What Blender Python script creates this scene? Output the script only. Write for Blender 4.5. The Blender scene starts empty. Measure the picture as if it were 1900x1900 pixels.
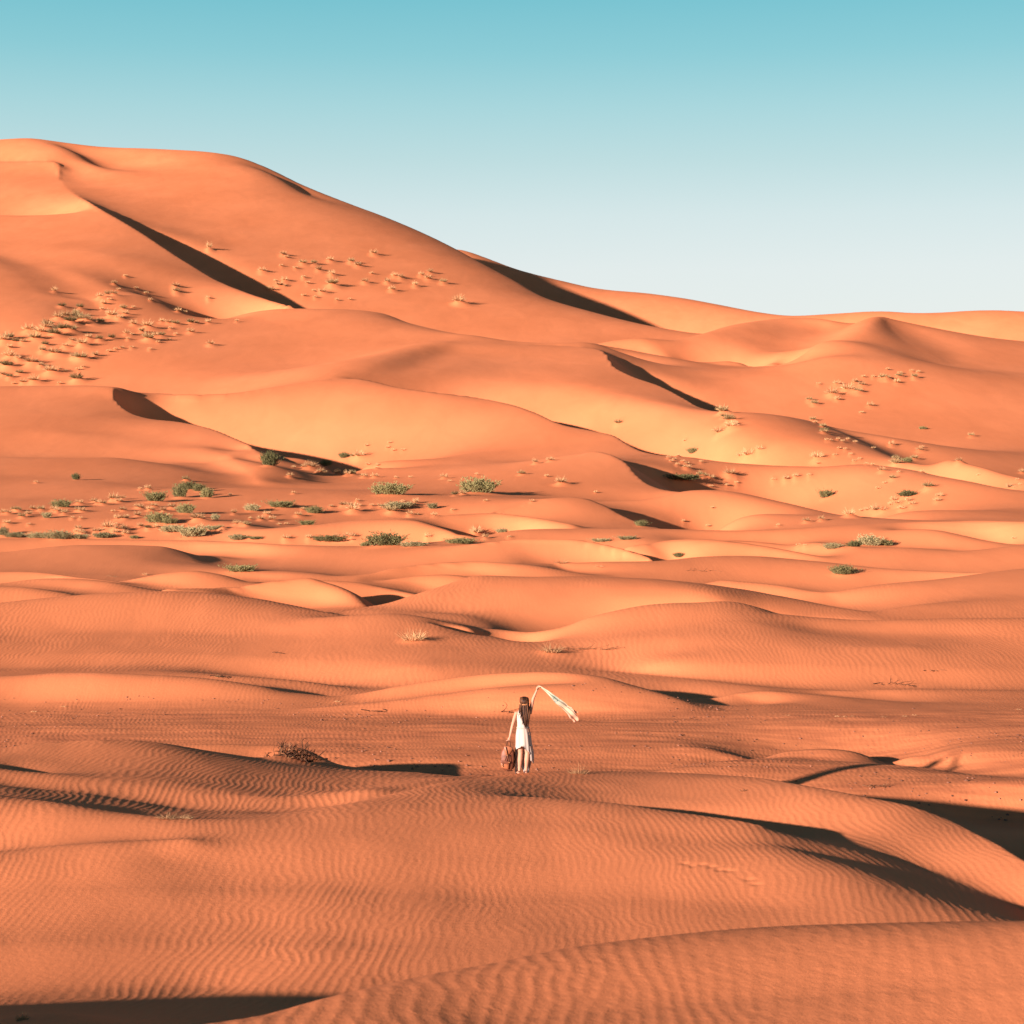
import bpy, math, random
import numpy as np

# ------------------------------------------------------------------ camera
F_PX, CX, CY = 3546.0, 950.0, 950.0          # focal length in photo pixels, picture centre
PITCH = math.atan(100.0 / F_PX)
CAM_Z = 8.0
scene = bpy.context.scene
cam_data = bpy.data.cameras.new("camera")
cam_data.sensor_width = 36.0
cam_data.lens = 36.0 * F_PX / 1900.0
cam_data.clip_start = 0.2
cam_data.dof.use_dof = True
cam_data.dof.focus_distance = 58.0
cam_data.dof.aperture_fstop = 5.6
cam_data.clip_end = 6000.0
cam = bpy.data.objects.new("camera", cam_data)
cam.location = (0, 0, CAM_Z)
cam.rotation_euler = (math.pi / 2 - PITCH, 0, 0)
scene.collection.objects.link(cam)
scene.camera = cam

# ------------------------------------------------------------------ light
SUN_EL = math.radians(11.0)
SUN_BACK = math.radians(47.0)                # how far the sun stands behind the camera's left
SUN_DIR = (-math.cos(SUN_BACK) * math.cos(SUN_EL), -math.sin(SUN_BACK) * math.cos(SUN_EL), math.sin(SUN_EL))
world = bpy.data.worlds.new("World")
scene.world = world
world.use_nodes = True
nt = world.node_tree
nt.nodes.clear()
w_out = nt.nodes.new("ShaderNodeOutputWorld")
w_bg = nt.nodes.new("ShaderNodeBackground")
w_sky = nt.nodes.new("ShaderNodeTexSky")
w_sky.sky_type = 'NISHITA'
w_sky.sun_disc = False
w_sky.sun_elevation = SUN_EL
w_sky.sun_rotation = math.atan2(SUN_DIR[0], SUN_DIR[1])
w_sky.air_density = 1.0
w_sky.dust_density = 1.0
w_sky.ozone_density = 1.0
# the clear desert air grades from a milky horizon to teal: a colour ramp over elevation
w_tc = nt.nodes.new("ShaderNodeTexCoord")
w_sep = nt.nodes.new("ShaderNodeSeparateXYZ")
w_ramp = nt.nodes.new("ShaderNodeValToRGB")
w_mix = nt.nodes.new("ShaderNodeMixRGB")
w_mix.blend_type = 'MIX'
w_mix.inputs[0].default_value = 0.94
SKY_GAIN = 1.0
w_hsv = nt.nodes.new("ShaderNodeVectorMath"); w_hsv.operation = 'SCALE'
def srgb(r, g, b):
    f = lambda c: (c / 255 / 12.92) if c / 255 <= 0.04045 else ((c / 255 + 0.055) / 1.055) ** 2.4
    return (f(r), f(g), f(b), 1.0)
cr = w_ramp.color_ramp
stops = [(0.0, (229, 233, 230)), (0.0757, (227, 233, 233)), (0.098, (224, 232, 233)), (0.1254, (211, 227, 229)), (0.1525, (188, 218, 221)),
         (0.179, (165, 211, 217)), (0.2056, (136, 201, 211)), (0.232, (114, 192, 205)), (0.30, (62, 140, 165)), (0.42, (30, 80, 110)), (0.7, (16, 46, 74)), (1.0, (12, 36, 60))]
cr.elements[0].position = stops[0][0]; cr.elements[0].color = srgb(*stops[0][1])
cr.elements[1].position = stops[1][0]; cr.elements[1].color = srgb(*stops[1][1])
for p_, c_ in stops[2:]:
    e_ = cr.elements.new(p_); e_.color = srgb(*c_)
EXPOSURE = 1.40
w_hsv.inputs[3].default_value = 1.0 / (0.1 * 2 ** EXPOSURE)
L = nt.links.new
L(w_tc.outputs['Generated'], w_sep.inputs[0])
L(w_sep.outputs['Z'], w_ramp.inputs[0])
L(w_ramp.outputs[0], w_hsv.inputs[0])
L(w_sky.outputs[0], w_mix.inputs[1])
L(w_hsv.outputs[0], w_mix.inputs[2])
L(w_mix.outputs[0], w_bg.inputs[0])
w_bg.inputs[1].default_value = 0.1
L(w_bg.outputs[0], w_out.inputs[0])

from mathutils import Vector
sun_data = bpy.data.lights.new("sun", 'SUN')
sun_data.energy = 5.0
sun_data.angle = math.radians(0.8)
sun_data.color = (1.0, 0.765, 0.66)
sun = bpy.data.objects.new("sun", sun_data)
sun.rotation_euler = Vector(SUN_DIR).to_track_quat('Z', 'Y').to_euler()
sun.location = (-60, -30, 60)
scene.collection.objects.link(sun)

scene.view_settings.view_transform = 'Standard'
scene.view_settings.look = 'None'
scene.view_settings.exposure = EXPOSURE
scene.view_settings.gamma = 1.0
scene.render.engine = 'CYCLES'
scene.cycles.max_bounces = 6
scene.cycles.use_denoising = True

# ------------------------------------------------------------------ photo pixel <-> direction
def ray(px, py):
    """tangent of azimuth u and tangent of elevation q of a direction, for a point at forward distance d: x = u d, z = CAM_Z + q d"""
    xc = (np.asarray(px, float) - CX) / F_PX
    yc = (CY - np.asarray(py, float)) / F_PX
    c, s = math.cos(PITCH), math.sin(PITCH)
    fy = c + yc * s
    return xc / fy, (-s + yc * c) / fy

# ------------------------------------------------------------------ dune skeleton
# every line: points (photo x, photo y, distance in metres) along a crest or a slope.
# lee = (right, back, drop): the hollow on the far side of a crest; sharp = slip face edge.
SK = []
HELP = 0.06
STRETCH = 1.7
def line(pts, lee=None, sharp=False, w=1.0, taper=True, smooth=True):
    if w <= .35 and not lee and min(p[2] for p in pts) > 195 and max(p[2] for p in pts) < 700: return
    if w <= .5 and not lee: w *= HELP
    pts = [(p[0], p[1], p[2] if p[2] < 195 else 195 + (p[2] - 195) * STRETCH, p[3] if len(p) > 3 else 1.0) for p in pts]
    SK.append((np.array(pts, float), lee, sharp, w, taper, smooth))

# nearest hill (the photographer's) and its crest
line([(-900,3300,2.2),(600,3300,2.2),(2700,3300,2.2)], w=.3)
line([(-500,2400,6),(300,2430,6.5),(950,2430,6.5),(1700,2430,6.5),(2400,2430,6.5)], w=.3)
line([(-600,2150,9.4),(-300,2080,9.6),(0,2005,9.9),(180,1950,10.1),(350,1906,10.3),(500,1881,10.5),(600,1853,10.8),(700,1829,11.1),(800,1808,11.35),(900,1790,11.55),
      (1050,1760,11.95),(1200,1740,12.25),(1400,1721,12.55),(1650,1712,12.75),(1900,1708,12.85),(2300,1715,12.8)], lee=(1.2,3.4,1.75,-6.0), taper=False)
line([(900,1900,10.3),(1400,1860,10.9),(1900,1830,11.25)], w=.3)
# main dune, the side towards the camera
line([(-400,1655,26.8),(0,1655,26.8),(300,1650,26.9),(600,1650,26.8),(900,1665,26.5),(1200,1672,26.3),(1450,1690,25.8)], w=.2)
line([(-400,1750,24.3),(0,1750,24.3),(300,1745,24.5),(600,1750,24.2),(850,1760,23.9)], w=.2)
line([(-150,1850,22.2),(0,1845,22.3),(300,1835,22.4),(450,1830,22.5)], w=.2)
line([(300,1603,28.2),(600,1555,29.6),(900,1525,30.9),(1200,1545,30),(1400,1572,29.1)], w=.2)
line([(-620,2000,12.8),(-560,1930,14.2),(-500,1885,15.8),(-430,1862,16.8),(-330,1868,17.4),(-230,1895,17.7)], lee=(1.3,.8,.5), w=1)  # unseen ridge past the left edge, put there to shade the bottom-left corner
line([(-300,1600,28),(0,1578,29.1),(150,1566,29.2),(300,1558,29.3),(354,1556,29.2)], w=.6)
line([(-300,1440,32.2),(0,1475,32),(100,1484,31.9),(200,1499,31.6),(300,1512,31.4),(400,1517,31.4),(460,1517.5,31.5),(560,1508,32),(656,1490,33,.6),(760,1469,34.8,.5),(829,1454,36.4,.4),(900,1444,38.2,.5)],
     lee=(.2,2.2,.32), taper=False)
# rippled dune behind it
line([(-300,1400,39),(0,1388,39.5),(100,1379,40),(200,1375,40.2),(270,1377,40.4),(400,1396,41),(500,1411,41.5,.6),(600,1424,41.9,.25),(700,1431,41.8,.25),(780,1436,41,.3),(840,1444,39.6,.2)],
     lee=(1.0,3.0,.9), sharp=True, taper=False)
line([(0,1440,36.1),(200,1440,36.1),(350,1460,35.5),(520,1480,35.2),(640,1468,36.5),(760,1450,38.4)], w=.5)
# ridge the woman stands on, swinging towards the camera at right
line([(900,1444,38.4,0),(968,1437,39.2,.4),(1060,1433,39.8,.8),(1200,1432,40),(1320,1436,38.6),(1400,1444,37.1),(1500,1461,35.6),(1600,1479,34.6),(1680,1494,34),(1750,1518,33.5),
      (1800,1543,32.3),(1850,1570,31.1),(1900,1600,30),(2000,1655,28),(2200,1740,24.6)], lee=(1.9,3.4,1.4,-8.02), sharp=True, taper=False)
line([(1800,1520,44.6),(1950,1515,45),(2100,1500,45)], w=.5)
line([(1000,1461,36.3),(1150,1473,36),(1250,1482,35.4),(1350,1496,34.2)], w=.5)
line([(940,1477,33.6,0),(1000,1480,33.4,.4),(1050,1484,33.1,.7),(1150,1492,32.5,1),(1250,1504,31.8),(1330,1516,31.2,1),(1375,1523,30.9,.6),(1420,1534,30.6,.1)], lee=(1.2,.5,.46,None,0), sharp=True, taper=False)
line([(1420,1538,30.6),(1450,1545,30.6),(1520,1560,30.5),(1600,1580,30.3),(1700,1612,29.8),(1800,1650,28.8),(1900,1695,27.7),(2000,1745,27)], w=1)
line([(1450,1572,29.2),(1600,1612,28.2),(1750,1664,27),(1880,1706,26)], w=.6)
# low ridge right of it on the plain
line([(1180,1440,46.6),(1223,1431,47.4),(1319,1414,49),(1420,1408,49.9),(1546,1413,50),(1698,1425,49.4,.7),(1799,1438,49,.3),(1900,1446,48.6,.1)], lee=(.8,2.2,.4))
# gravel plain
for y_, d_ in ((1455,46.2),(1390,51.6),(1345,56),(1322,58.8)):
    line([(-500,y_,d_),(300,y_,d_),(900,y_,d_),(1500,y_,d_),(2400,y_,d_)], w=.5)
# left low dune on the plain's far side
line([(-300,1256,64.4),(0,1254,63.6),(126,1247,63.4),(252,1250,63.2),(404,1261,63),(480,1272,62.8),(535,1283,62.6),(600,1290,62.6)], lee=(1.6,2.4,.55))
line([(0,1306,60.4),(200,1304,60.4),(400,1301,60.6),(530,1299,61)], w=.5)
line([(0,1240,70.8),(200,1237,71),(330,1238,71),(430,1250,70.2),(560,1266,69),(700,1275,67.5)], w=.5)
# dune behind the woman
line([(700,1281,62.6,.3),(780,1267,63,.5),(860,1255,63.2,.6),(945,1248,63.2,.7),(1000,1246,63),(1066,1249,62.6),(1117,1256,62.2),(1167,1270,61.6),(1218,1284,61),(1260,1296,60.6,.8),(1300,1311,60,.3)],
     lee=(2.4,1.6,1.2,-8.15), taper=False)
line([(560,1316,59.5),(700,1303,60),(800,1291,60.4),(870,1282,60.6),(950,1274,60.8),(1060,1270,60.8)], lee=(.3,1.0,.10), w=.6)
line([(900,1302,59.2),(1050,1302,59.2),(1150,1310,59)], w=.4)
line([(1350,1290,64.6,0),(1395,1283,65,.3),(1496,1287,65),(1597,1297,64.4),(1697,1304,63.8)], lee=(.8,1.4,.22), w=.8)
line([(1230,1297,66),(1340,1300,65.6)], w=.5)
line([(1130,1246,71.5),(1300,1262,69.5),(1500,1279,67.5),(1700,1279,67.5),(1900,1283,67),(2200,1283,67)], w=.6)
# big left dune
line([(-300,1135,88),(0,1118,88),(100,1108,88),(200,1101,88),(330,1097,88),(420,1103,88),(500,1115,87),(560,1127,86),(610,1138,84)], lee=(2.2,5,1.1))
line([(0,1180,79),(250,1175,79),(420,1180,78),(560,1180,77)], w=.4)
line([(0,1215,73.5),(250,1210,73.8),(450,1215,73.2),(650,1225,71.5)], w=.4)
# dune with the small slip face, centre
line([(600,1146,81),(660,1141,81),(730,1138,81),(790,1146,80.4),(835,1157,80),(880,1168,79.5)], lee=(1.2,3.5,.5), w=.8)
line([(800,1157,78.8),(850,1171,78.2),(885,1178,78),(918,1182,77.8)], lee=(1.5,1.2,.8), sharp=True)
line([(740,1195,74.5),(860,1200,74.2),(1000,1205,73.8)], w=.4)
line([(760,1235,69.5),(900,1225,71)], w=.4)
# bright centre-right dune
line([(930,1168,81.6,.4),(980,1173,81),(1041,1165,81),(1092,1146,81),(1193,1125,82.4),(1294,1119,83),(1370,1118,83),(1400,1125,82.6),(1432,1136,82)], lee=(2.6,3.2,1.7), taper=False)
line([(1432,1138,82),(1530,1147,81.6),(1620,1150,81.2),(1750,1148,81.6),(1900,1146,82),(2200,1150,82)], lee=(.8,4,.7), taper=False)
line([(1100,1190,75.5),(1250,1165,77.5),(1385,1152,78.6),(1496,1187,75.2),(1597,1199,74.2),(1700,1200,74)], w=.4)
line([(1500,1168,79),(1650,1176,78.4),(1800,1180,78)], w=.4)
line([(1200,1225,71.4),(1400,1228,71.4),(1600,1235,71),(1850,1240,70.8)], w=.4)
# centre rippled dune behind
line([(610,1140,86),(690,1122,90),(788,1106,94),(859,1088,97),(960,1078,98.5),(1092,1072,99),(1243,1077,98.6),(1369,1092,97),(1470,1110,95),(1546,1125,93),(1617,1136,91.5)],
     lee=(2.5,5.5,1.1), taper=True)
line([(800,1140,87.5),(960,1130,88.5),(1150,1105,90.5),(1350,1108,90)], w=.4)
line([(1617,1130,92.5),(1750,1118,94),(1900,1112,95),(2200,1105,95)], w=.4)
# ridges left-centre
line([(303,1094,94),(420,1085,96.5),(530,1078,98),(575,1076,98.6),(620,1085,98),(655,1103,96.5),(672,1120,95)], lee=(2.6,2.2,1.5), w=1)
line([(590,1077,104),(657,1080,104),(720,1092,103.4),(788,1107,102.5)], lee=(1.5,3,.5), w=.8)
line([(222,1079,107),(303,1065,108),(364,1060,108.4),(404,1065,108),(460,1080,107)], lee=(1.8,3,.8))
line([(-300,1058,106),(0,1061,106),(70,1062,106),(150,1071,105.4),(222,1080,105)], lee=(1.5,4,.6))
line([(-200,1090,100),(0,1083,101),(66,1075,101.4),(141,1074,101.4),(202,1079,101),(283,1094,100),(310,1098,100)], lee=(1.5,3,.6))
line([(-200,1085,96),(0,1088,96),(60,1091,96),(126,1101,95.6)], lee=(1,2,.3))
line([(640,1082,108),(700,1060,112),(800,1046,114),(860,1043,114.6),(960,1046,114.6),(1092,1066,112.6)], lee=(1.5,4,.5), w=.8)
line([(690,1080,109),(760,1070,110),(830,1066,110.4),(918,1080,109.4)], lee=(1,2,.25), w=.6)
# broad low dune left
line([(-300,1035,124),(0,1026,126),(100,1016,127.5),(177,1012,128),(252,1012,128),(313,1016,128),(345,1030,126),(360,1045,122)], lee=(3.5,4,.9))
line([(360,1052,118),(500,1062,114),(600,1065,113)], w=.4)
line([(-300,996,137),(0,999,136),(200,1001,136),(350,1004,136),(520,1010,135),(680,1013,134.5),(800,1006,136),(880,997,138),(960,984,140),(1050,981,141),(1200,981,141.5),(1400,984,141),(1600,972,143),(1750,968,144),(1900,968,144),(2200,965,144)],
     lee=(1,6,.9), taper=False)
line([(1170,1003,134),(1350,996,136),(1600,1001,134),(1750,1003,133)], w=.5)
# right-centre small dunes
line([(880,1009,126),(960,1001,127),(1000,1001,127),(1092,1005,126.6),(1142,1016,125.4),(1180,1026,124.4),(1214,1040,122.6)], lee=(2.8,2.2,1.6), sharp=True, w=1)
line([(1150,1016,129),(1243,1003,131),(1300,1001,131),(1395,1010,130),(1470,1023,128.6),(1520,1033,127)], lee=(1.5,4,.6))
line([(960,1046,116),(1040,1045,117),(1142,1042,118),(1217,1041,119),(1294,1034,120.5),(1395,1032,121),(1500,1040,119),(1647,1055,115),(1799,1062,113),(1900,1060,113),(2200,1055,113)], lee=(1,4,.6), taper=False)
line([(1340,1076,106.5),(1440,1085,105),(1540,1098,103),(1597,1089,104.5),(1748,1074,107),(1900,1055,110),(2200,1050,111)], lee=(1,3,.5), taper=False)
line([(1490,1005,134),(1600,1015,131),(1700,1017,130),(1780,1022,129),(1900,1010,131)], lee=(1,3,.4), w=.6)
line([(1650,983,140),(1740,984,139.5),(1780,992,138.6),(1830,1003,137),(1860,1008,136)], lee=(2,2.4,.8), w=.9)
# vegetated flat
line([(-300,960,158),(0,960,158),(300,962,158),(480,972,154)], w=.5)
line([(-300,925,178),(0,925,178),(300,930,175),(560,925,177),(700,920,180),(860,925,178)], w=.5)
line([(480,982,150),(581,974,152),(657,966,154),(783,960,155),(859,954,156),(920,953,156),(980,960,155),(1065,974,152)], lee=(.5,5,.5), w=.8)
line([(775,966,150),(815,979,148),(850,990,146),(882,996,145)], lee=(2.6,2.6,1.1), w=1)
line([(860,966,163,0),(940,943,168,0),(1016,925,171,0),(1081,924,172,.3),(1115,936,170),(1150,955,166),(1190,972,162),(1223,980,160)], lee=(4.2,3.4,2.2), sharp=True, w=1)
line([(1092,931,183,0),(1193,927,184,.5),(1268,915,187),(1334,911,188),(1445,930,184),(1521,948,180),(1560,956,178),(1600,962,176)], lee=(2.6,4,1.6), w=1)
line([(1610,958,184),(1700,948,187),(1820,948,187),(1900,952,186),(2200,955,186)], w=.5)
line([(1310,950,172),(1450,968,164)], w=.4)
# middle dunes
line([(0,880,205),(140,893,198),(250,905,192),(400,905,192),(520,905,192)], w=.4)
line([(-200,842,222),(0,848,220),(120,850,219),(240,852,218),(300,868,212),(345,895,202),(360,910,196)], lee=(7,3,.5), w=.8)
line([(-300,718,275),(0,717,272),(100,716,270),(180,716,268),(222,720,266),(252,728,270)], lee=(2,8,1.5), w=1, taper=False)
line([(205,724,264,.3),(212,742,261,.45),(228,758,257,.6),(250,770,254,.7),(283,778,251,.8),(323,782,248,.9),(379,793,242),(429,812,235),(465,829,229),(488,845,224,.7)], lee=(9,2,3,-3.6,0), sharp=True, w=1, taper=False)
line([(100,800,238),(260,810,237),(380,830,230)], w=.4)
line([(385,830,229),(425,845,224),(455,868,216),(482,893,206)], lee=(7,2.5,.9), w=.8)
line([(252,728,272,.1),(328,732,270,.1),(429,730,271,.1),(505,719,274,.1),(606,705,278,.15),(657,702,279,.4),(682,706,278),(733,718,274),(808,729,271),(880,738,269),(930,747,265),(966,757,261),(990,766,258),(1041,788,250,1.1),(1100,800,245,1.1),(1135,808,242,1.1),(1157,822,238.5,1.1),(1190,838,233.5),(1225,845,230.5,.8),(1283,849,228,.4)],
     lee=(8,3.5,4.2,None,0), sharp=True, taper=False, w=1)
line([(420,770,252),(560,780,250),(700,800,244),(860,800,246),(1000,810,240)], w=.35)
line([(560,850,225),(700,850,226),(850,850,227),(1000,850,227)], w=.35)
line([(600,885,205),(700,893,200),(860,893,202),(960,895,201)], w=.35)
line([(1000,868,209,0),(1060,850,213,0),(1108,838,215,.2),(1128,843,213,.7),(1152,855,210),(1177,882,204),(1200,899,200),(1225,908,197.5),(1270,914,196)], lee=(8,6,3.6), sharp=True, w=1, taper=False)
line([(1300,908,204),(1450,900,208),(1600,895,210)], w=.35)
# even slopes between the crests
line([(660,856,233),(740,855,233),(850,854,231),(1000,856,229)], w=.5)
line([(150,543,350),(230,545,356),(320,560,364)], w=.5)
line([(120,470,396),(200,470,398)], w=.5)
line([(1380,822,243),(1480,820,243)], w=.5)
# right bowl
line([(1330,857,227,0),(1400,862,226,0),(1500,866,224),(1640,866,224),(1700,874,221),(1745,884,217),(1800,894,213),(1850,904,209)], lee=(3.6,3.4,1.8), w=.8)
line([(1760,852,232),(1810,865,228),(1850,878,224),(1900,888,220),(1960,900,216)], lee=(4,3.4,2.0), w=.8)
line([(1500,780,262),(1540,796,256),(1580,818,248),(1640,845,238),(1700,862,231)], lee=(7,2,2.0), w=.8)
line([(1700,760,278),(1800,755,280),(1900,740,284),(2200,735,285)], w=.35)
line([(1750,700,310),(1830,715,304),(1890,722,300)], w=.35)
line([(1720,820,246),(1850,815,248),(2000,800,250)], w=.35)
# slip-faced dune centre right
line([(960,640,330,0),(1050,643,330,0),(1112,650,326,.15),(1125,662,318,.5),(1132,677,310,.8),(1167,697,300),(1223,717,290),(1263,738,281),(1294,755,274),(1326,764,270,.3)], lee=(11,4,6), sharp=True, w=1, taper=False)
line([(960,700,296),(1050,715,288),(1150,745,275),(1230,752,271),(1290,780,260),(1330,808,250),(1345,820,246)], w=.4)
line([(1110,770,266),(1200,790,258),(1300,830,244)], w=.35)
# crest line with the bright hollow behind, running to the star dune
line([(1092,636,345),(1132,643,350),(1243,663,354),(1344,678,352),(1445,680,348),(1465,677,347)], lee=(2,10,1.2), taper=False, w=.9)
line([(1150,628,372),(1300,640,362),(1400,655,352),(1440,662,350)], w=.4)
line([(1465,678,347),(1496,653,354),(1521,637,360),(1572,632,366),(1602,612,378),(1622,596,390),(1640,585,400)], lee=(-5,8,1.0), w=1, taper=False)
line([(1530,660,338),(1600,660,342),(1660,660,345)], w=.4)
line([(1640,590,400),(1665,620,385),(1700,645,372),(1750,678,355)], lee=(8,3,1.1), w=.8)
line([(1500,700,312),(1650,700,318),(1800,690,325)], w=.35)
line([(1750,640,370),(1900,640,370),(2100,640,370)], w=.35)
line([(1240,634,372),(1300,620,385),(1344,607,396),(1395,597,404),(1475,590,410),(1540,592,405)], lee=(1,12,.4), w=.6)
# far skyline
line([(1284,621,410),(1350,603,470)], w=.3)
line([(-400,300,560),(-150,275,560),(0,259,560),(60,257,560),(100,262,560),(180,272,560),(300,277,562),(400,284,562),(440,291,560),(480,305,557),(560,343,549),(640,375,539),
      (720,405,526),(800,440,510),(845,463,499),(880,482,490),(940,514,474),(1006,551,458),(1092,577,442),(1193,602,427),(1250,613,420),(1284,620,415)],
     lee=(20,36,24), taper=False, w=1)
line([(780,472,650),(820,466,650),(850,463,650),(875,469,648),(900,478,645),(960,500,640),(1050,523,635),(1110,536,630),(1150,541,625),(1200,545,618),(1280,557,605),(1350,570,590),(1420,583,575),
      (1490,590,560),(1560,584,545),(1600,579,535),(1640,578,530),(1700,581,525),(1760,580,520),(1800,577,515),(1850,576,510),(1900,578,505),(2400,570,500)],
     lee=(2,40,12), taper=False, w=1)
# great dune, front
line([(-200,290,540,0),(0,300,535,.0),(60,300,530,.0),(100,300,527,.15),(108,330,512,.1),(140,362,480,.08),(165,376,462,.12),(180,385,452,.25),(210,402,442,.55),(250,426,430,.8),(300,459,416),(350,491,404),(400,520,394),(470,548,383),(540,569,374),(596,579,368)],
     lee=(15,6,8.2), sharp=True, taper=False, w=1)
line([(96,266,552),(125,278,545),(152,296,535),(175,308,528)], lee=(5,3,1.6), w=.8)
line([(240,330,530),(300,350,520),(430,340,530)], w=.3)
line([(470,310,548),(500,322,542),(530,340,533),(556,358,524)], lee=(6,3,2.6), w=.6)
line([(400,400,490),(520,380,510),(640,420,500),(760,450,510)], w=.3)
line([(450,500,430),(600,480,450),(750,500,460),(850,520,470)], w=.3)
line([(600,560,385),(750,560,400),(880,570,415),(960,590,410),(1050,605,405),(1200,622,395)], w=.3)
line([(0,400,450),(60,402,450),(115,398,450)], lee=(0,6,1.0), w=.6)
line([(0,440,432),(120,440,430),(220,450,425)], w=.3)
line([(-100,450,400),(0,492,375),(50,530,358),(90,575,338),(115,615,322)], lee=(9,3,1.0), w=.6)
line([(0,600,340),(100,600,352),(200,590,360),(300,600,352),(400,600,350)], w=.35)
line([(0,660,305),(100,655,310),(250,660,310),(350,650,318),(450,670,312)], w=.35)
line([(0,712,278),(100,712,280),(250,715,281)], w=.35)
line([(380,597,360),(450,588,364),(520,581,367),(596,576,369),(647,575,368),(707,581,365),(758,599,358),(834,617,348),(900,627,341),(960,634,336),(1092,637,338)], lee=(4,7,2.6), taper=False, w=1)
line([(500,640,335),(600,630,342),(700,625,345)], w=.35)
line([(500,690,298),(620,672,310),(690,655,318),(760,638,328),(830,625,336),(884,620,339),(908,626,336)], w=.5)
line([(655,696,283),(690,676,292),(760,648,314),(830,634,326)], lee=(5,1,.8), w=.4)
line([(860,690,296),(960,690,300)], w=.35)
line([(-600,900,800),(950,900,800),(2600,900,800)], w=.3)

# calm ground beside the picture, so that nothing dips away past its edges
def y_of(d, z):
    return CY - F_PX * math.tan(math.atan(z / d) + PITCH)
for x0_, x1_ in ((-540, -250), (2180, 2440)):
    for d_, z_ in ((7, -3.0), (10, -3.6), (13, -4.8), (20 if x0_ > 0 else 21, -6.1), (26, -6.4), (32, -6.6), (42, -7.9), (56, -7.9)):
        if x0_ < 0 and 11 < d_ < 20: continue
        line([(x0_, y_of(d_, z_), d_), (x1_, y_of(d_, z_), d_)], w=.5)
U0, U1, S0, S1 = -0.42, 0.42, math.log(2.0), math.log(1300.0)

def dense(pts, smooth=True, n=24):
    """Catmull-Rom through the points, in (px, py, ln d, t)"""
    P = pts.copy(); P[:, 2] = np.log(P[:, 2])
    k = len(P)
    if k == 2 or not smooth:
        t = np.linspace(0, k - 1, (k - 1) * n + 1)
        return np.stack([np.interp(t, np.arange(k), P[:, j]) for j in range(4)], 1), t / (k - 1)
    # monotone-ish cubic Hermite along chord length
    c = np.concatenate([[0], np.cumsum(np.hypot(np.diff(P[:, 0]), 3 * np.diff(P[:, 1])) + 1e-6)])
    m = np.zeros_like(P)
    dl = np.diff(P, axis=0) / np.diff(c)[:, None]
    m[0], m[-1] = dl[0], dl[-1]
    h = np.diff(c)[:, None]
    m[1:-1] = (h[1:] * dl[:-1] + h[:-1] * dl[1:]) / (h[1:] + h[:-1])
    out = []
    for i in range(k - 1):
        t = np.linspace(0, 1, n, endpoint=False)[:, None]
        H = c[i + 1] - c[i]
        out.append((2*t**3-3*t**2+1)*P[i] + (t**3-2*t**2+t)*H*m[i] + (-2*t**3+3*t**2)*P[i+1] + (t**3-t**2)*H*m[i+1])
    out = np.concatenate(out + [P[-1:]])
    return out, np.linspace(0, 1, len(out))

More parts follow.
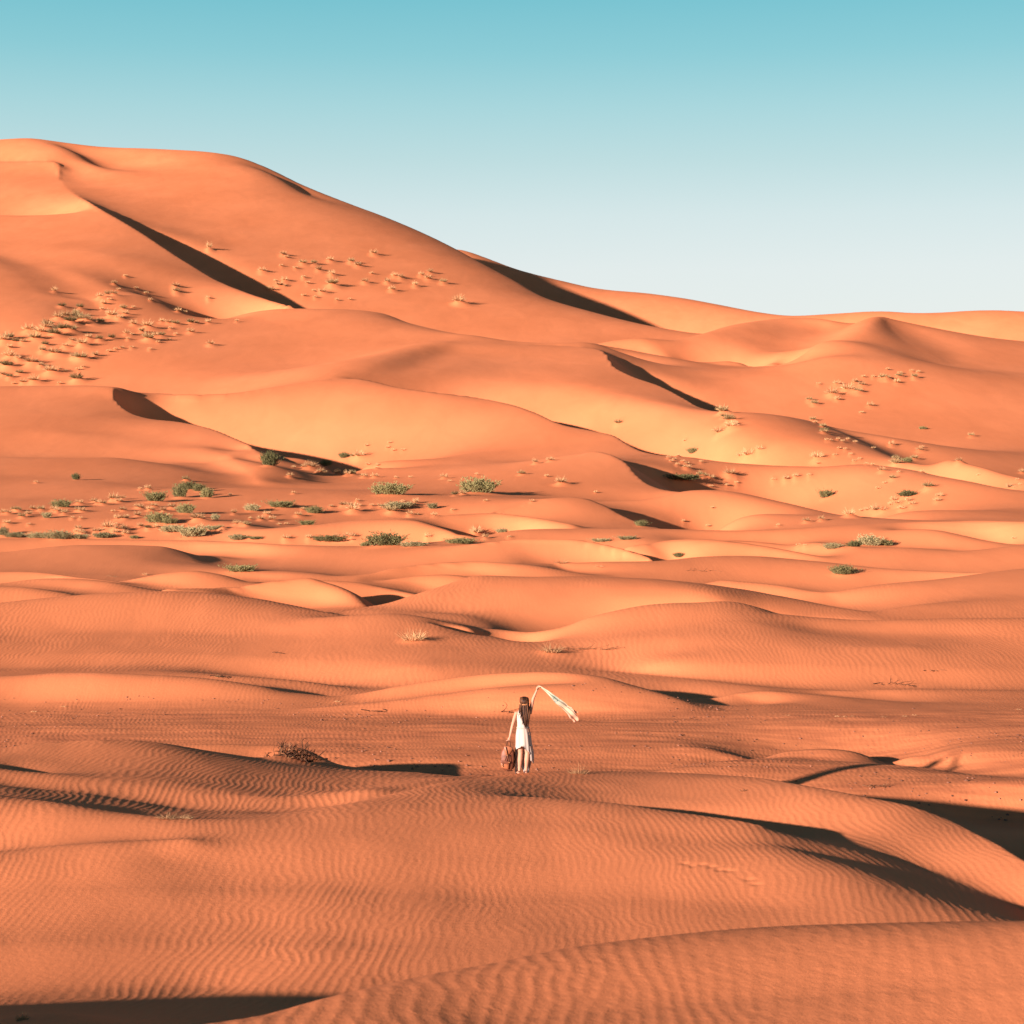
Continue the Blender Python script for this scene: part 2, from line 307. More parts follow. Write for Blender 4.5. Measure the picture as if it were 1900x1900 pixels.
def solve_terrain():
    base_nu, base_ns = 421, 1553
    q = None
    for lev in (16, 8, 4, 2, 1):
        nu = (base_nu - 1) // lev + 1; ns = int((base_ns - 1) / lev) + 1
        du = (U1 - U0) / (nu - 1); ds = (S1 - S0) / (ns - 1)
        W = np.zeros((ns, nu)); T = np.zeros((ns, nu)); M = np.ones((ns, nu))
        for pts, lee, sharp, w, taper, smooth in SK:
            D, t = dense(pts, smooth)
            u, qq = ray(D[:, 0], D[:, 1]); s = D[:, 2]
            seg = np.hypot(np.diff(u) / du, np.diff(s) / ds)
            sets = [(u, s, qq, w * np.ones(len(u)), sharp)]
            if lee:
                if pts[:, 2].min() > 140: lee = (lee[0] * 1.4, lee[1] * 1.25, lee[2] * 1.5) + tuple(lee[3:])
                sl = lee[2] / math.hypot(lee[0], lee[1]); k_ = max(1.0, sl / .60); lee = (lee[0] * k_, lee[1] * k_) + tuple(lee[2:])
                d = np.exp(s); f = (np.sin(np.pi * np.clip(t, 0, 1)) ** .5 if taper else np.ones(len(t))) * np.clip(D[:, 3], 0, 3)
                zc = qq * d
                for k3, fr, wf in (((1.0, 1.0, .3), (1.7, .97, .05)) if len(lee) < 5 else ((1.0, 1.0, .3),)):
                    x2 = u * d + lee[0] * k3 * f; d2 = d + lee[1] * k3 * f
                    z2 = zc - lee[2] * fr * f if len(lee) == 3 or lee[3] is None else zc * (1 - f) + f * (lee[3] - .1 * (k3 - 1))
                    sel = f > .12
                    sets.append((x2[sel] / d2[sel], np.log(d2[sel]), z2[sel] / d2[sel], wf * w * f[sel], False))
            for uu, ss, q_, ww, shp in sets:
                if len(uu) < 2: continue
                # resample by cell length so that each crossed cell is hit about twice
                sg = np.hypot(np.diff(uu) / du, np.diff(ss) / ds); cl = np.concatenate([[0], np.cumsum(sg)])
                n = max(2, int(cl[-1] * 2)); tt = np.linspace(0, cl[-1], n)
                uu, ss, q_, ww = (np.interp(tt, cl, a) for a in (uu, ss, q_, ww))
                fu = (uu - U0) / du; fs = (ss - S0) / ds
                iu = np.floor(fu).astype(int); is_ = np.floor(fs).astype(int)
                ok = (iu >= 0) & (iu < nu - 1) & (is_ >= 0) & (is_ < ns - 1)
                iu, is_, fu, fs, q_, ww = iu[ok], is_[ok], fu[ok] - iu[ok], fs[ok] - is_[ok], q_[ok], ww[ok]
                for a, b, k in ((0, 0, (1-fu)*(1-fs)), (1, 0, fu*(1-fs)), (0, 1, (1-fu)*fs), (1, 1, fu*fs)):
                    np.add.at(W, (is_ + b, iu + a), ww * k); np.add.at(T, (is_ + b, iu + a), ww * k * q_)
                if shp:
                    M[is_, iu] = 0.02; M[is_ + 1, iu] = 0.02; M[is_, iu + 1] = 0.02; M[is_ + 1, iu + 1] = 0.02
        WT = 3.0
        T *= WT; W *= WT
        if q is None:
            q = np.full((ns, nu), -0.12)
            q[:] = np.interp(np.linspace(S0, S1, ns), np.log([2, 6, 12, 30, 60, 130, 300, 560, 820]), [-.8, -.32, -.27, -.2, -.13, -.04, .04, .14, .1])[:, None]
        else:
            so = np.linspace(0, q.shape[0] - 1, ns); uo = np.linspace(0, q.shape[1] - 1, nu)
            a = np.floor(so).astype(int).clip(0, q.shape[0] - 2); fa = (so - a)[:, None]
            q = q[a] * (1 - fa) + q[a + 1] * fa
            b = np.floor(uo).astype(int).clip(0, q.shape[1] - 2); fb = uo - b
            q = q[:, b] * (1 - fb) + q[:, b + 1] * fb
        cu, cs = 1.0, (du / ds)                         # isotropic in (u, ln d)
        # bending stays comparable across levels: stiff length of a few cells of the finest level
        B = 3.0 / lev; TEN = 0.004 * lev
        Mu = M[:, 1:-1] * B; Ms = M[1:-1, :] * B * cs ** 4; Mx = M[:-1, :-1] * B * 2 * cs ** 2
        def A(p):
            r = W * p
            g = (p[:, 1:] - p[:, :-1]) * TEN; r[:, 1:] += g; r[:, :-1] -= g
            g = (p[1:] - p[:-1]) * (TEN * cs * cs); r[1:] += g; r[:-1] -= g
            l = (p[:, 2:] - 2 * p[:, 1:-1] + p[:, :-2]) * Mu
            r[:, 2:] += l; r[:, :-2] += l; r[:, 1:-1] -= 2 * l
            l = (p[2:] - 2 * p[1:-1] + p[:-2]) * Ms
            r[2:] += l; r[:-2] += l; r[1:-1] -= 2 * l
            l = (p[1:, 1:] - p[1:, :-1] - p[:-1, 1:] + p[:-1, :-1]) * Mx
            r[1:, 1:] += l; r[1:, :-1] -= l; r[:-1, 1:] -= l; r[:-1, :-1] += l
            return r
        diag = W + TEN * 2 * (1 + cs * cs) + B * (6 + 6 * cs ** 4 + 8 * cs ** 2)
        r = T - A(q); z = r / diag; p = z.copy(); rz = (r * z).sum()
        for it in range({16: 400, 8: 400, 4: 300, 2: 200, 1: 120}[lev]):
            Ap = A(p); al = rz / (p * Ap).sum()
            q = q + al * p; r = r - al * Ap; z = r / diag
            rz2 = (r * z).sum(); p = z + (rz2 / rz) * p; rz = rz2
    return q

Q = solve_terrain()
NS, NU = Q.shape
DU = (U1 - U0) / (NU - 1); DS = (S1 - S0) / (NS - 1)

def cubic_rows(a, f):
    """Catmull-Rom sampling of the rows of a at the fractional rows f"""
    n = a.shape[0]
    i = np.clip(np.floor(f).astype(int), 0, n - 2); t = (f - i)[:, None]
    g = lambda k: a[np.clip(i + k, 0, n - 1)]
    p0, p1, p2, p3 = g(-1), g(0), g(1), g(2)
    # quadratic B-spline style smoothing would shift crests; plain Catmull-Rom keeps them
    return p1 + .5 * t * (p2 - p0 + t * (2 * p0 - 5 * p1 + 4 * p2 - p3 + t * (3 * (p1 - p2) + p3 - p0)))

def bil(a, fs, fu):
    ns, nu = a.shape
    fs = np.clip(fs, 0, ns - 1.001); fu = np.clip(fu, 0, nu - 1.001)
    i = fs.astype(int); j = fu.astype(int); x = fs - i; y = fu - j
    return a[i, j]*(1-x)*(1-y) + a[i+1, j]*x*(1-y) + a[i, j+1]*(1-x)*y + a[i+1, j+1]*x*y

def value_noise(x, y, seed, octaves=4, gain=.5):
    """smooth gradient-free noise in -1..1"""
    rs = np.random.RandomState(seed); tot = 0; amp = 1; norm = 0
    for o in range(octaves):
        T = rs.rand(128, 128) * 2 - 1
        fx = x * 2 ** o + 17.3 * o; fy = y * 2 ** o + 5.1 * o
        i = np.floor(fx).astype(int); j = np.floor(fy).astype(int)
        a = fx - i; b = fy - j; a = a*a*a*(a*(a*6-15)+10); b = b*b*b*(b*(b*6-15)+10)
        i %= 128; j %= 128; i1 = (i + 1) % 128; j1 = (j + 1) % 128
        tot = tot + amp * (T[i, j]*(1-a)*(1-b) + T[i1, j]*a*(1-b) + T[i, j1]*(1-a)*b + T[i1, j1]*a*b)
        norm += amp; amp *= gain
    return tot / norm

def ripple_tile(N=1024, per=7.0, aniso=.55, iters=60, seed=3):
    """wind ripples grown as a pattern (Swift-Hohenberg): stripes with forks and kinks"""
    rs = np.random.RandomState(seed)
    k0 = 2 * np.pi / per
    kx = np.fft.rfftfreq(N)[None] * 2 * np.pi / k0; ky = np.fft.fftfreq(N)[:, None] * 2 * np.pi / k0
    k2 = kx**2 + ky**2
    Lk = .45 - 1.6 * (1 - k2)**2 - aniso * ky**2
    u = rs.randn(N, N) * .3
    den = 1 / (1 - .6 * np.maximum(Lk, -60))
    for _ in range(iters):
        u = np.fft.irfft2((np.fft.rfft2(u - .6 * (u**3) + .6 * .22 * u**2)) * den, s=(N, N))
    return (u / u.std()).astype(np.float32)

LAMBDA = .128
TILE = ripple_tile()
TILE2 = ripple_tile(seed=8, aniso=.35, iters=45)
def ripple(x, y, tile=None):
    tile = TILE if tile is None else tile
    n = tile.shape[0]; c = LAMBDA / 7.0
    fx = (x / c) % n; fy = (y / c) % n
    i = np.floor(fy).astype(int); j = np.floor(fx).astype(int); a = fy - i; b = fx - j
    i %= n; j %= n; i1 = (i + 1) % n; j1 = (j + 1) % n
    return tile[i, j]*(1-a)*(1-b) + tile[i1, j]*a*(1-b) + tile[i, j1]*(1-a)*b + tile[i1, j1]*a*b

# small sand hummocks under plants; filled by the planting code below: (x, y, radius, height)
MOUNDS = []

def ground_z(x, y):
    """height of the dunes at plan position (x, y), without ripples"""
    y = np.maximum(np.asarray(y, float), 2.01)
    return bil(Q, (np.log(y) - S0) / DS, (np.asarray(x, float) / y - U0) / DU) * y + CAM_Z

_RS = np.linspace(0, NS - 1, NS * 4)
def at(px, py, dmin=5.0, dmax=1280.0):
    """the point of the dunes seen at photo pixel (px, py)"""
    u, q = ray(px, py)
    s = _RS * DS + S0
    v = bil(Q, _RS, np.full(len(_RS), (float(u) - U0) / DU))
    ok = (v >= float(q)) & (s > math.log(dmin)) & (s < math.log(dmax))
    k = int(np.argmax(ok)) if ok.any() else int(np.argmax(np.where((s > math.log(dmin)) & (s < math.log(dmax)), v, -9)))
    d = math.exp(s[k])
    return float(u) * d, d, float(v[k]) * d + CAM_Z

# ------------------------------------------------------------------ helpers
def link(o, parent=None):
    scene.collection.objects.link(o)
    if parent is not None: o.parent = parent
    return o

def mesh_np(name, V, F, mat, parent=None, smooth=True, attrs=None, nside=None):
    """V (n,3), F (m,k) index array -> one mesh object"""
    V = np.asarray(V, np.float32); F = np.asarray(F, np.int32); k = F.shape[1]
    me = bpy.data.meshes.new(name)
    me.vertices.add(len(V)); me.vertices.foreach_set('co', V.ravel())
    me.loops.add(F.size); me.loops.foreach_set('vertex_index', F.ravel())
    me.polygons.add(len(F)); me.polygons.foreach_set('loop_start', np.arange(len(F), dtype=np.int32) * k)
    if smooth: me.polygons.foreach_set('use_smooth', np.ones(len(F), bool))
    if attrs:
        for n_, a_ in attrs.items():
            at_ = me.attributes.new(n_, 'FLOAT', 'POINT'); at_.data.foreach_set('value', np.asarray(a_, np.float32).ravel())
    me.update(calc_edges=True)
    if mat: me.materials.append(mat)
    return link(bpy.data.objects.new(name, me), parent)

def new_mat(name):
    m = bpy.data.materials.new(name); m.use_nodes = True
    return m, m.node_tree, m.node_tree.nodes['Principled BSDF']

def plain_mat(name, col, rough=.9, spec=.1, noise=0.0, scale=30.0, trans=0.0):
    m, t, b = new_mat(name)
    b.inputs['Base Color'].default_value = (*col, 1); b.inputs['Roughness'].default_value = rough
    b.inputs['Specular IOR Level'].default_value = spec
    if noise:
        tc = t.nodes.new('ShaderNodeTexCoord'); n = t.nodes.new('ShaderNodeTexNoise'); n.inputs['Scale'].default_value = scale
        n.inputs['Detail'].default_value = 3
        r = t.nodes.new('ShaderNodeValToRGB')
        r.color_ramp.elements[0].position = .35; r.color_ramp.elements[1].position = .68
        r.color_ramp.elements[0].color = (*[c * (1 - noise) for c in col], 1)
        r.color_ramp.elements[1].color = (*[min(1, c * (1 + noise)) for c in col], 1)
        t.links.new(tc.outputs['Object'], n.inputs['Vector']); t.links.new(n.outputs['Fac'], r.inputs[0]); t.links.new(r.outputs[0], b.inputs['Base Color'])
    return m

def sand_material():
    m, t, b = new_mat('orange_sand')
    N = t.nodes.new; K = t.links.new
    geo = N('ShaderNodeNewGeometry')
    b.inputs['Roughness'].default_value = 1.0; b.inputs['Specular IOR Level'].default_value = .05
    at1 = N('ShaderNodeAttribute'); at1.attribute_name = 'gravel'
    # broad drifts of slightly different sand
    n1 = N('ShaderNodeTexNoise'); n1.inputs['Scale'].default_value = .045; n1.inputs['Detail'].default_value = 5
    mp = N('ShaderNodeMapping'); mp.inputs['Scale'].default_value = (1, .45, 2.2)
    K(geo.outputs['Position'], mp.inputs[0]); K(mp.outputs[0], n1.inputs['Vector'])
    r1 = N('ShaderNodeValToRGB')
    r1.color_ramp.elements[0].position = .33; r1.color_ramp.elements[0].color = (*SAND_A, 1)
    r1.color_ramp.elements[1].position = .66; r1.color_ramp.elements[1].color = (*SAND_B, 1)
    K(n1.outputs['Fac'], r1.inputs[0])
    n5 = N('ShaderNodeTexNoise'); n5.inputs['Scale'].default_value = .22; n5.inputs['Detail'].default_value = 8; n5.inputs['Roughness'].default_value = .62; n5.inputs['Distortion'].default_value = .6
    mp5 = N('ShaderNodeMapping'); mp5.inputs['Scale'].default_value = (.8, .22, .9); mp5.inputs['Rotation'].default_value = (0, 0, .7)
    K(geo.outputs['Position'], mp5.inputs[0]); K(mp5.outputs[0], n5.inputs['Vector'])
    # grains
    n2 = N('ShaderNodeTexNoise'); n2.inputs['Scale'].default_value = 45; n2.inputs['Detail'].default_value = 2
    K(geo.outputs['Position'], n2.inputs['Vector'])
    g2 = N('ShaderNodeMapRange'); g2.inputs[1].default_value = .3; g2.inputs[2].default_value = .7; g2.inputs[3].default_value = .955; g2.inputs[4].default_value = 1.045
    K(n2.outputs['Fac'], g2.inputs[0])
    g5 = N('ShaderNodeMapRange'); g5.inputs[1].default_value = .28; g5.inputs[2].default_value = .72; g5.inputs[3].default_value = .93; g5.inputs[4].default_value = 1.06
    K(n5.outputs['Fac'], g5.inputs[0])
    g6 = N('ShaderNodeMath'); g6.operation = 'MULTIPLY'; K(g2.outputs[0], g6.inputs[0]); K(g5.outputs[0], g6.inputs[1])
    mul = N('ShaderNodeVectorMath'); mul.operation = 'SCALE'
    K(r1.outputs[0], mul.inputs[0]); K(g6.outputs[0], mul.inputs[3])
    # darker coarse grains blown onto the flat
    n3 = N('ShaderNodeTexNoise'); n3.inputs['Scale'].default_value = 1.3; n3.inputs['Detail'].default_value = 6; n3.inputs['Roughness'].default_value = .65
    mp3 = N('ShaderNodeMapping'); mp3.inputs['Scale'].default_value = (.22, 1.2, 1)
    K(geo.outputs['Position'], mp3.inputs[0]); K(mp3.outputs[0], n3.inputs['Vector'])
    g3 = N('ShaderNodeMapRange'); g3.inputs[1].default_value = .42; g3.inputs[2].default_value = .62
    K(n3.outputs['Fac'], g3.inputs[0])
    m3 = N('ShaderNodeMath'); m3.operation = 'MULTIPLY'; K(g3.outputs[0], m3.inputs[0]); K(at1.outputs['Fac'], m3.inputs[1])
    mx = N('ShaderNodeMixRGB'); K(m3.outputs[0], mx.inputs[0]); K(mul.outputs[0], mx.inputs[1]); mx.inputs[2].default_value = (*SAND_C, 1)
    K(mx.outputs[0], b.inputs['Base Color'])
    # fine surface relief
    n4 = N('ShaderNodeTexNoise'); n4.inputs['Scale'].default_value = 9; n4.inputs['Detail'].default_value = 6; n4.inputs['Roughness'].default_value = .7
    K(geo.outputs['Position'], n4.inputs['Vector'])
    bp = N('ShaderNodeBump'); bp.inputs['Strength'].default_value = .35; bp.inputs['Distance'].default_value = .02
    K(n4.outputs['Fac'], bp.inputs['Height'])
    bp2 = N('ShaderNodeBump'); bp2.inputs['Strength'].default_value = .16; bp2.inputs['Distance'].default_value = .30
    K(n5.outputs['Fac'], bp2.inputs['Height']); K(bp.outputs[0], bp2.inputs['Normal']); K(bp2.outputs[0], b.inputs['Normal'])
    return m
SAND_A, SAND_B, SAND_C = (.655, .222, .094), (.72, .252, .111), (.53, .182, .083)
M_SAND = sand_material()

def build_ground():
    us = np.concatenate([np.arange(-.418, -.29, .002), np.arange(-.29, .29, .00055), np.arange(.29, .4185, .002)])
    ds = [2.05]
    while ds[-1] < 1280:
        d = ds[-1]; ds.append(d + (.09 if d < 8.5 else (d * .0015 if d < 130 else d * .0038)))
    ds = np.array(ds); ss = np.log(ds)
    A_ = cubic_rows(Q, (ss - S0) / DS)
    A_ = cubic_rows(np.ascontiguousarray(A_.T), (us - U0) / DU).T
    X = us[None] * ds[:, None]; Y = np.repeat(ds[:, None], len(us), 1); Z = A_ * ds[:, None] + CAM_Z
    # gradient of the bare dune (for the ripple mask)
    Zx = np.gradient(Z, axis=1) / np.gradient(X, axis=1)
    dy = np.gradient(ds)[:, None]; Zs = np.gradient(Z, axis=0) / dy; Zy = Zs - us[None] * Zx
    # low swells
    Z += .05 * value_noise(X / 3.1, Y / 4.5, 11, 3) * np.clip((Y - 12) / 10, 0, 1) * np.clip(1.3 - Y / 110, .35, 1)
    near = Y < 150
    amp = np.zeros_like(Z)
    wx = .75 * value_noise(X / 5, Y / 9, 21, 3) + .10 * value_noise(X / .9, Y / 1.1, 22, 2)
    wy = .8 * value_noise(X / 7, Y / 7, 23, 2)
    m = .60 + .75 * value_noise(X / 3.2, Y / 6, 31, 4)
    m = np.clip(m, .12, 1.15)
    slope = np.hypot(Zx, Zy)
    m *= np.clip(1.6 - slope * 3.2, .1, 1)
    m *= np.clip((150 - Y) / 60, 0, 1) * np.clip((Y - 3) / 3, 0, 1)
    flat = np.clip((Y - 43.5) / 2.5, 0, 1) * np.clip((61 - Y) / 3, 0, 1) * np.clip((1.2 - (Z - .1)) / .5, 0, 1)
    r1 = ripple(X + wx, Y + wy)
    far = np.clip((Y - 62) / 14, 0, 1)
    rf = ripple(X * .62 + wx * .7 + 3.7, Y * .62 + wy)          # broader ripples on the farther dunes
    r1 = (r1 * (1 - far) + rf * far * 1.7) / np.sqrt((1 - far) ** 2 + far ** 2)
    r1 = r1 + .22 * (r1 * r1 - 1) * (1 - far)
    r2 = ripple((X * .94 + Y * .34) * 1.0 + wx * 1.3, (Y * .94 - X * .34) + wy, TILE2)
    h = r1 * (1 - .6 * flat) + r2 * .55 * flat
    Z += RIPPLE * np.maximum(m, flat * .7) * h * (1 + 1.3 * flat) * np.clip(.55 + (Y - 11) / 18, .7, 1.15)
    # scoured, uneven floor of the flat
    Z += flat * .018 * value_noise(X / 1.7, Y / .45, 41, 4)
    for mx_, my_, mr_, mh_ in MOUNDS:
        # only touch the part of the grid around the mound
        i0, i1 = np.searchsorted(ds, [my_ - 3 * mr_, my_ + 3 * mr_]); uu = mx_ / my_
        j0, j1 = np.searchsorted(us, [uu - 4.2 * mr_ / my_, uu + 4.2 * mr_ / my_])
        if i1 <= i0 or j1 <= j0: continue
        dx_ = X[i0:i1, j0:j1] - mx_; dy_ = Y[i0:i1, j0:j1] - my_
        # steeper on the windward (left) side, with a tail to the right
        rx = np.where(dx_ < 0, mr_ * .8, mr_ * 1.5)
        Z[i0:i1, j0:j1] += mh_ * np.exp(-1.3 * ((dx_ / rx) ** 2 + (dy_ / mr_) ** 2))
    # the dunes go on past the picture's sides: the outermost profile settles into the mean height of its row
    offs = np.array([.4, 1.0, 2.0, 3.5, 6, 10, 18, 35, 70, 150, 300])
    zm = Z.mean(1); k_ = 61; zm = np.convolve(np.pad(zm, k_ // 2, mode='edge'), np.ones(k_) / k_, 'valid')[:, None]
    zm = np.minimum(zm, CAM_Z - 3.0 + np.clip(ds[:, None] - 150, 0, 1e4) * .12)
    wgt = np.exp(-offs / 5.0)[None] * np.clip(12.0 / ds[:, None], .2, 1) ** 0
    wgt = np.exp(-offs[None] / (3.0 + ds[:, None] * .12))
    sw = .12 * value_noise((offs[None] + ds[:, None]) / 5.0, ds[:, None] / 6.0 + 0 * offs[None], 51, 2)
    ZR = Z[:, -1:] * wgt + (zm + sw) * (1 - wgt); ZL = Z[:, :1] * wgt + (zm - .6 + sw) * (1 - wgt)
    X = np.concatenate([X[:, :1] - offs[::-1][None], X, X[:, -1:] + offs[None]], 1)
    Z = np.concatenate([ZL[:, ::-1], Z, ZR], 1)
    Y = np.repeat(ds[:, None], X.shape[1], 1)
    flat = np.concatenate([np.repeat(flat[:, :1], len(offs), 1), flat, np.repeat(flat[:, -1:], len(offs), 1)], 1)
    ns, nu = Z.shape
    V = np.stack([X, Y, Z], -1).reshape(-1, 3)
    idx = np.arange(ns * nu, dtype=np.int32).reshape(ns, nu)
    F = np.stack([idx[:-1, :-1], idx[:-1, 1:], idx[1:, 1:], idx[1:, :-1]], -1).reshape(-1, 4)
    o = mesh_np('sand_dunes', V, F, M_SAND, attrs={'gravel': flat})
    o['kind'] = 'structure'
    return o
RIPPLE = .0013

# the wider desert floor the dunes stand on, out to the horizon
def far_ground():
    n = 48; V = []; F = []
    rs_ = [0, 900, 2500, 5500]
    for r_ in rs_:
        for k in range(n):
            a = 2 * math.pi * k / n
            V.append((r_ * math.cos(a), r_ * math.sin(a), -9.0 - (0 if r_ < 2000 else r_ * .004)))
    for i in range(3):
        for k in range(n):
            F.append((i * n + k, i * n + (k + 1) % n, (i + 1) * n + (k + 1) % n, (i + 1) * n + k))
    o = mesh_np('ground', V, F, M_SAND, attrs={'gravel': np.zeros(len(V))}); o['kind'] = 'structure'
far_ground()

# ------------------------------------------------------------------ plants
def foliage_mat(name, c1, c2, rough=.85):
    m, t, b = new_mat(name)
    N = t.nodes.new; K = t.links.new
    oi = N('ShaderNodeObjectInfo'); geo = N('ShaderNodeNewGeometry')
    n = N('ShaderNodeTexNoise'); n.inputs['Scale'].default_value = 2.2; n.inputs['Detail'].default_value = 2
    K(geo.outputs['Position'], n.inputs['Vector'])
    mx0 = N('ShaderNodeMath'); mx0.operation = 'ADD'; K(n.outputs['Fac'], mx0.inputs[0])
    sc = N('ShaderNodeMath'); sc.operation = 'MULTIPLY_ADD'; K(oi.outputs['Random'], sc.inputs[0]); sc.inputs[1].default_value = .7; sc.inputs[2].default_value = -.35
    K(sc.outputs[0], mx0.inputs[1])
    mx1 = N('ShaderNodeMath'); mx1.operation = 'MULTIPLY_ADD'; K(geo.outputs['Random Per Island'], mx1.inputs[0]); mx1.inputs[1].default_value = .5; K(mx0.outputs[0], mx1.inputs[2])
    r = N('ShaderNodeValToRGB'); r.color_ramp.elements[0].position = .35; r.color_ramp.elements[1].position = 1.05 if False else 1.0
    r.color_ramp.elements[0].color = (*c1, 1); r.color_ramp.elements[1].color = (*c2, 1)
    K(mx1.outputs[0], r.inputs[0]); K(r.outputs[0], b.inputs['Base Color'])
    b.inputs['Roughness'].default_value = rough; b.inputs['Specular IOR Level'].default_value = .12
    return m
M_LEAF = foliage_mat('dusty_olive_leaves', (.075, .08, .035), (.24, .225, .10))
M_LEAF_PALE = foliage_mat('pale_sage_leaves', (.15, .14, .07), (.36, .315, .165))
M_STRAW = foliage_mat('dry_straw', (.26, .155, .078), (.60, .39, .20))
M_STRAW_O = foliage_mat('olive_straw', (.12, .10, .045), (.38, .28, .14))
M_STEM = plain_mat('grey_brown_stems', (.16, .10, .06))
M_DEAD = foliage_mat('dead_brown_branches', (.045, .022, .014), (.22, .10, .05))

def blade_strip(rs, base, direc, length, width, droop, segs=3):
    """a bent, tapering blade: list of verts and quads"""
    d = np.array(direc, float); d /= np.linalg.norm(d)
    side = np.cross(d, [0, 0, 1.0]); side /= (np.linalg.norm(side) + 1e-6)
    a = rs.uniform(0, math.pi); up = np.cross(side, d); side = side * math.cos(a) + up * math.sin(a)
    V = []; p = np.array(base, float); step = length / segs
    for k in range(segs + 1):
        w = width * (1 - .85 * k / segs) * .5
        V += [p - side * w, p + side * w]
        p = p + d * step; d = d + np.array([0, 0, -droop / segs]) + rs.normal(0, .05, 3); d /= np.linalg.norm(d)
    F = [(2*k, 2*k+1, 2*k+3, 2*k+2) for k in range(segs)]
    return V, F

def gather(parts):
    V = []; F = []; o = 0
    for v, f in parts:
        V += list(v); F += [tuple(i + o for i in q) for q in f]; o += len(v)
    return np.array(V), np.array(F)

def tuft_mesh(seed, n, width, spread, droop, ragged=.35, base_r=.25):
    """unit tuft: about 1 high, 1 wide"""
    rs = np.random.RandomState(seed); parts = []
    for i in range(n):
        a = rs.uniform(0, 2 * math.pi); t = spread * math.sqrt(rs.rand())
        b = np.array([math.cos(a), math.sin(a), 0]) * base_r * rs.rand() ** .5
        b[2] = -.05
        L_ = (1 - ragged * rs.rand()) * (1.0 - .25 * t)
        d = (math.sin(t) * math.cos(a), math.sin(t) * math.sin(a), math.cos(t))
        parts.append(blade_strip(rs, b, d, L_, width * rs.uniform(.6, 1.3), droop * rs.uniform(.4, 1.4)))
    return gather(parts)

def shrub_mesh(seed, lobes, leaves):
    """unit shrub, 1 high and about 1 wide: upright feathery sprigs in uneven lobes"""
    rs = np.random.RandomState(seed); parts = []; stems = []
    for l in range(lobes):
        a = rs.uniform(0, 2 * math.pi); r = .42 * math.sqrt(rs.rand())
        bx, by = r * math.cos(a), r * math.sin(a)
        H = (1.0 - 1.2 * r * r) * rs.uniform(.62, 1.02); lean = np.array([bx * .45 + rs.normal(0, .05), by * .45 + rs.normal(0, .05), 1.0])
        for s_ in range(9):
            off = rs.normal(0, .06, 2)
            d = lean + np.array([rs.normal(0, .36), rs.normal(0, .36), 0]); d /= np.linalg.norm(d)
            p0 = np.array([bx * .8 + off[0], by * .8 + off[1], -.04]); Ls = H * rs.uniform(.65, 1.05)
            if s_ < 3: stems.append(blade_strip(rs, p0, d, Ls * .9, .018, .05))
            for k in range(leaves):
                t = rs.uniform(.12, 1.0) ** .8
                p = p0 + d * Ls * t + rs.normal(0, .028, 3)
                ld = d * .8 + rs.normal(0, .45, 3); ld[2] += .35
                parts.append(blade_strip(rs, p, ld, rs.uniform(.07, .12), rs.uniform(.022, .038), .1, segs=1))
    return gather(parts), gather(stems)

def fast_mesh(name, VF, mat):
    V, F = VF
    me = bpy.data.meshes.new(name)
    V = np.asarray(V, np.float32); F = np.asarray(F, np.int32)
    me.vertices.add(len(V)); me.vertices.foreach_set('co', V.ravel())
    me.loops.add(F.size); me.loops.foreach_set('vertex_index', F.ravel())
    me.polygons.add(len(F)); me.polygons.foreach_set('loop_start', np.arange(len(F), dtype=np.int32) * 4)
    me.update(calc_edges=True); me.materials.append(mat)
    return me

ME_TUFT = [fast_mesh('dry_grass_tuft', tuft_mesh(100 + k, 190, .045, 1.15, .5), M_STRAW) for k in range(4)]
ME_TUFT_O = [fast_mesh('dry_grass_tuft', tuft_mesh(120 + k, 230, .05, 1.2, .35), M_STRAW_O) for k in range(3)]
ME_WISP = [fast_mesh('wispy_grass', tuft_mesh(140 + k, 120, .022, .95, .55, .55, .35), M_STRAW) for k in range(3)]
_sh = [shrub_mesh(160 + k, 16 + 4 * k, 20) for k in range(4)]
ME_LEAVES = [fast_mesh('foliage', s_[0], M_LEAF) for s_ in _sh]
ME_LEAVES_P = [fast_mesh('foliage', s_[0], M_LEAF_PALE) for s_ in _sh]
ME_STEMS = [fast_mesh('stems', s_[1], M_STEM) for s_ in _sh]

RNG = random.Random(5)
def size_at(px_len, d):
    return px_len * d / F_PX

def tag(o, label=None, cat=None, group=None, kind=None):
    if label: o['label'] = label
    if cat: o['category'] = cat
    if group: o['group'] = group
    if kind: o['kind'] = kind
    return o

def shrub(px, py, w, h, label, pale=False, mound=.18):
    x, y, z = at(px, py)
    W, H = size_at(w, y), size_at(h, y)
    k = RNG.randrange(4)
    root = link(bpy.data.objects.new('desert_shrub', None))
    root.location = (x, y + W * .15, float(ground_z(x, y + W * .15)) + H * mound * .5 - .04); root.rotation_euler = (0, 0, RNG.uniform(0, 6.28))
    # a wide shrub is made of the same sprigs, stretched along the ground only
    f = link(bpy.data.objects.new('foliage', (ME_LEAVES_P if pale else ME_LEAVES)[k]), root)
    s = link(bpy.data.objects.new('stems', ME_STEMS[k]), root)
    root.rotation_euler = (0, 0, 0)
    root.scale = (W * 1.05 * RNG.choice((-1, 1)) if False else W * 1.08, W * .8, H * 1.28)
    MOUNDS.append((x - W * .05, y + W * .15, W * .55, H * mound))
    return tag(root, label, 'shrub', 'green shrubs on the sand')

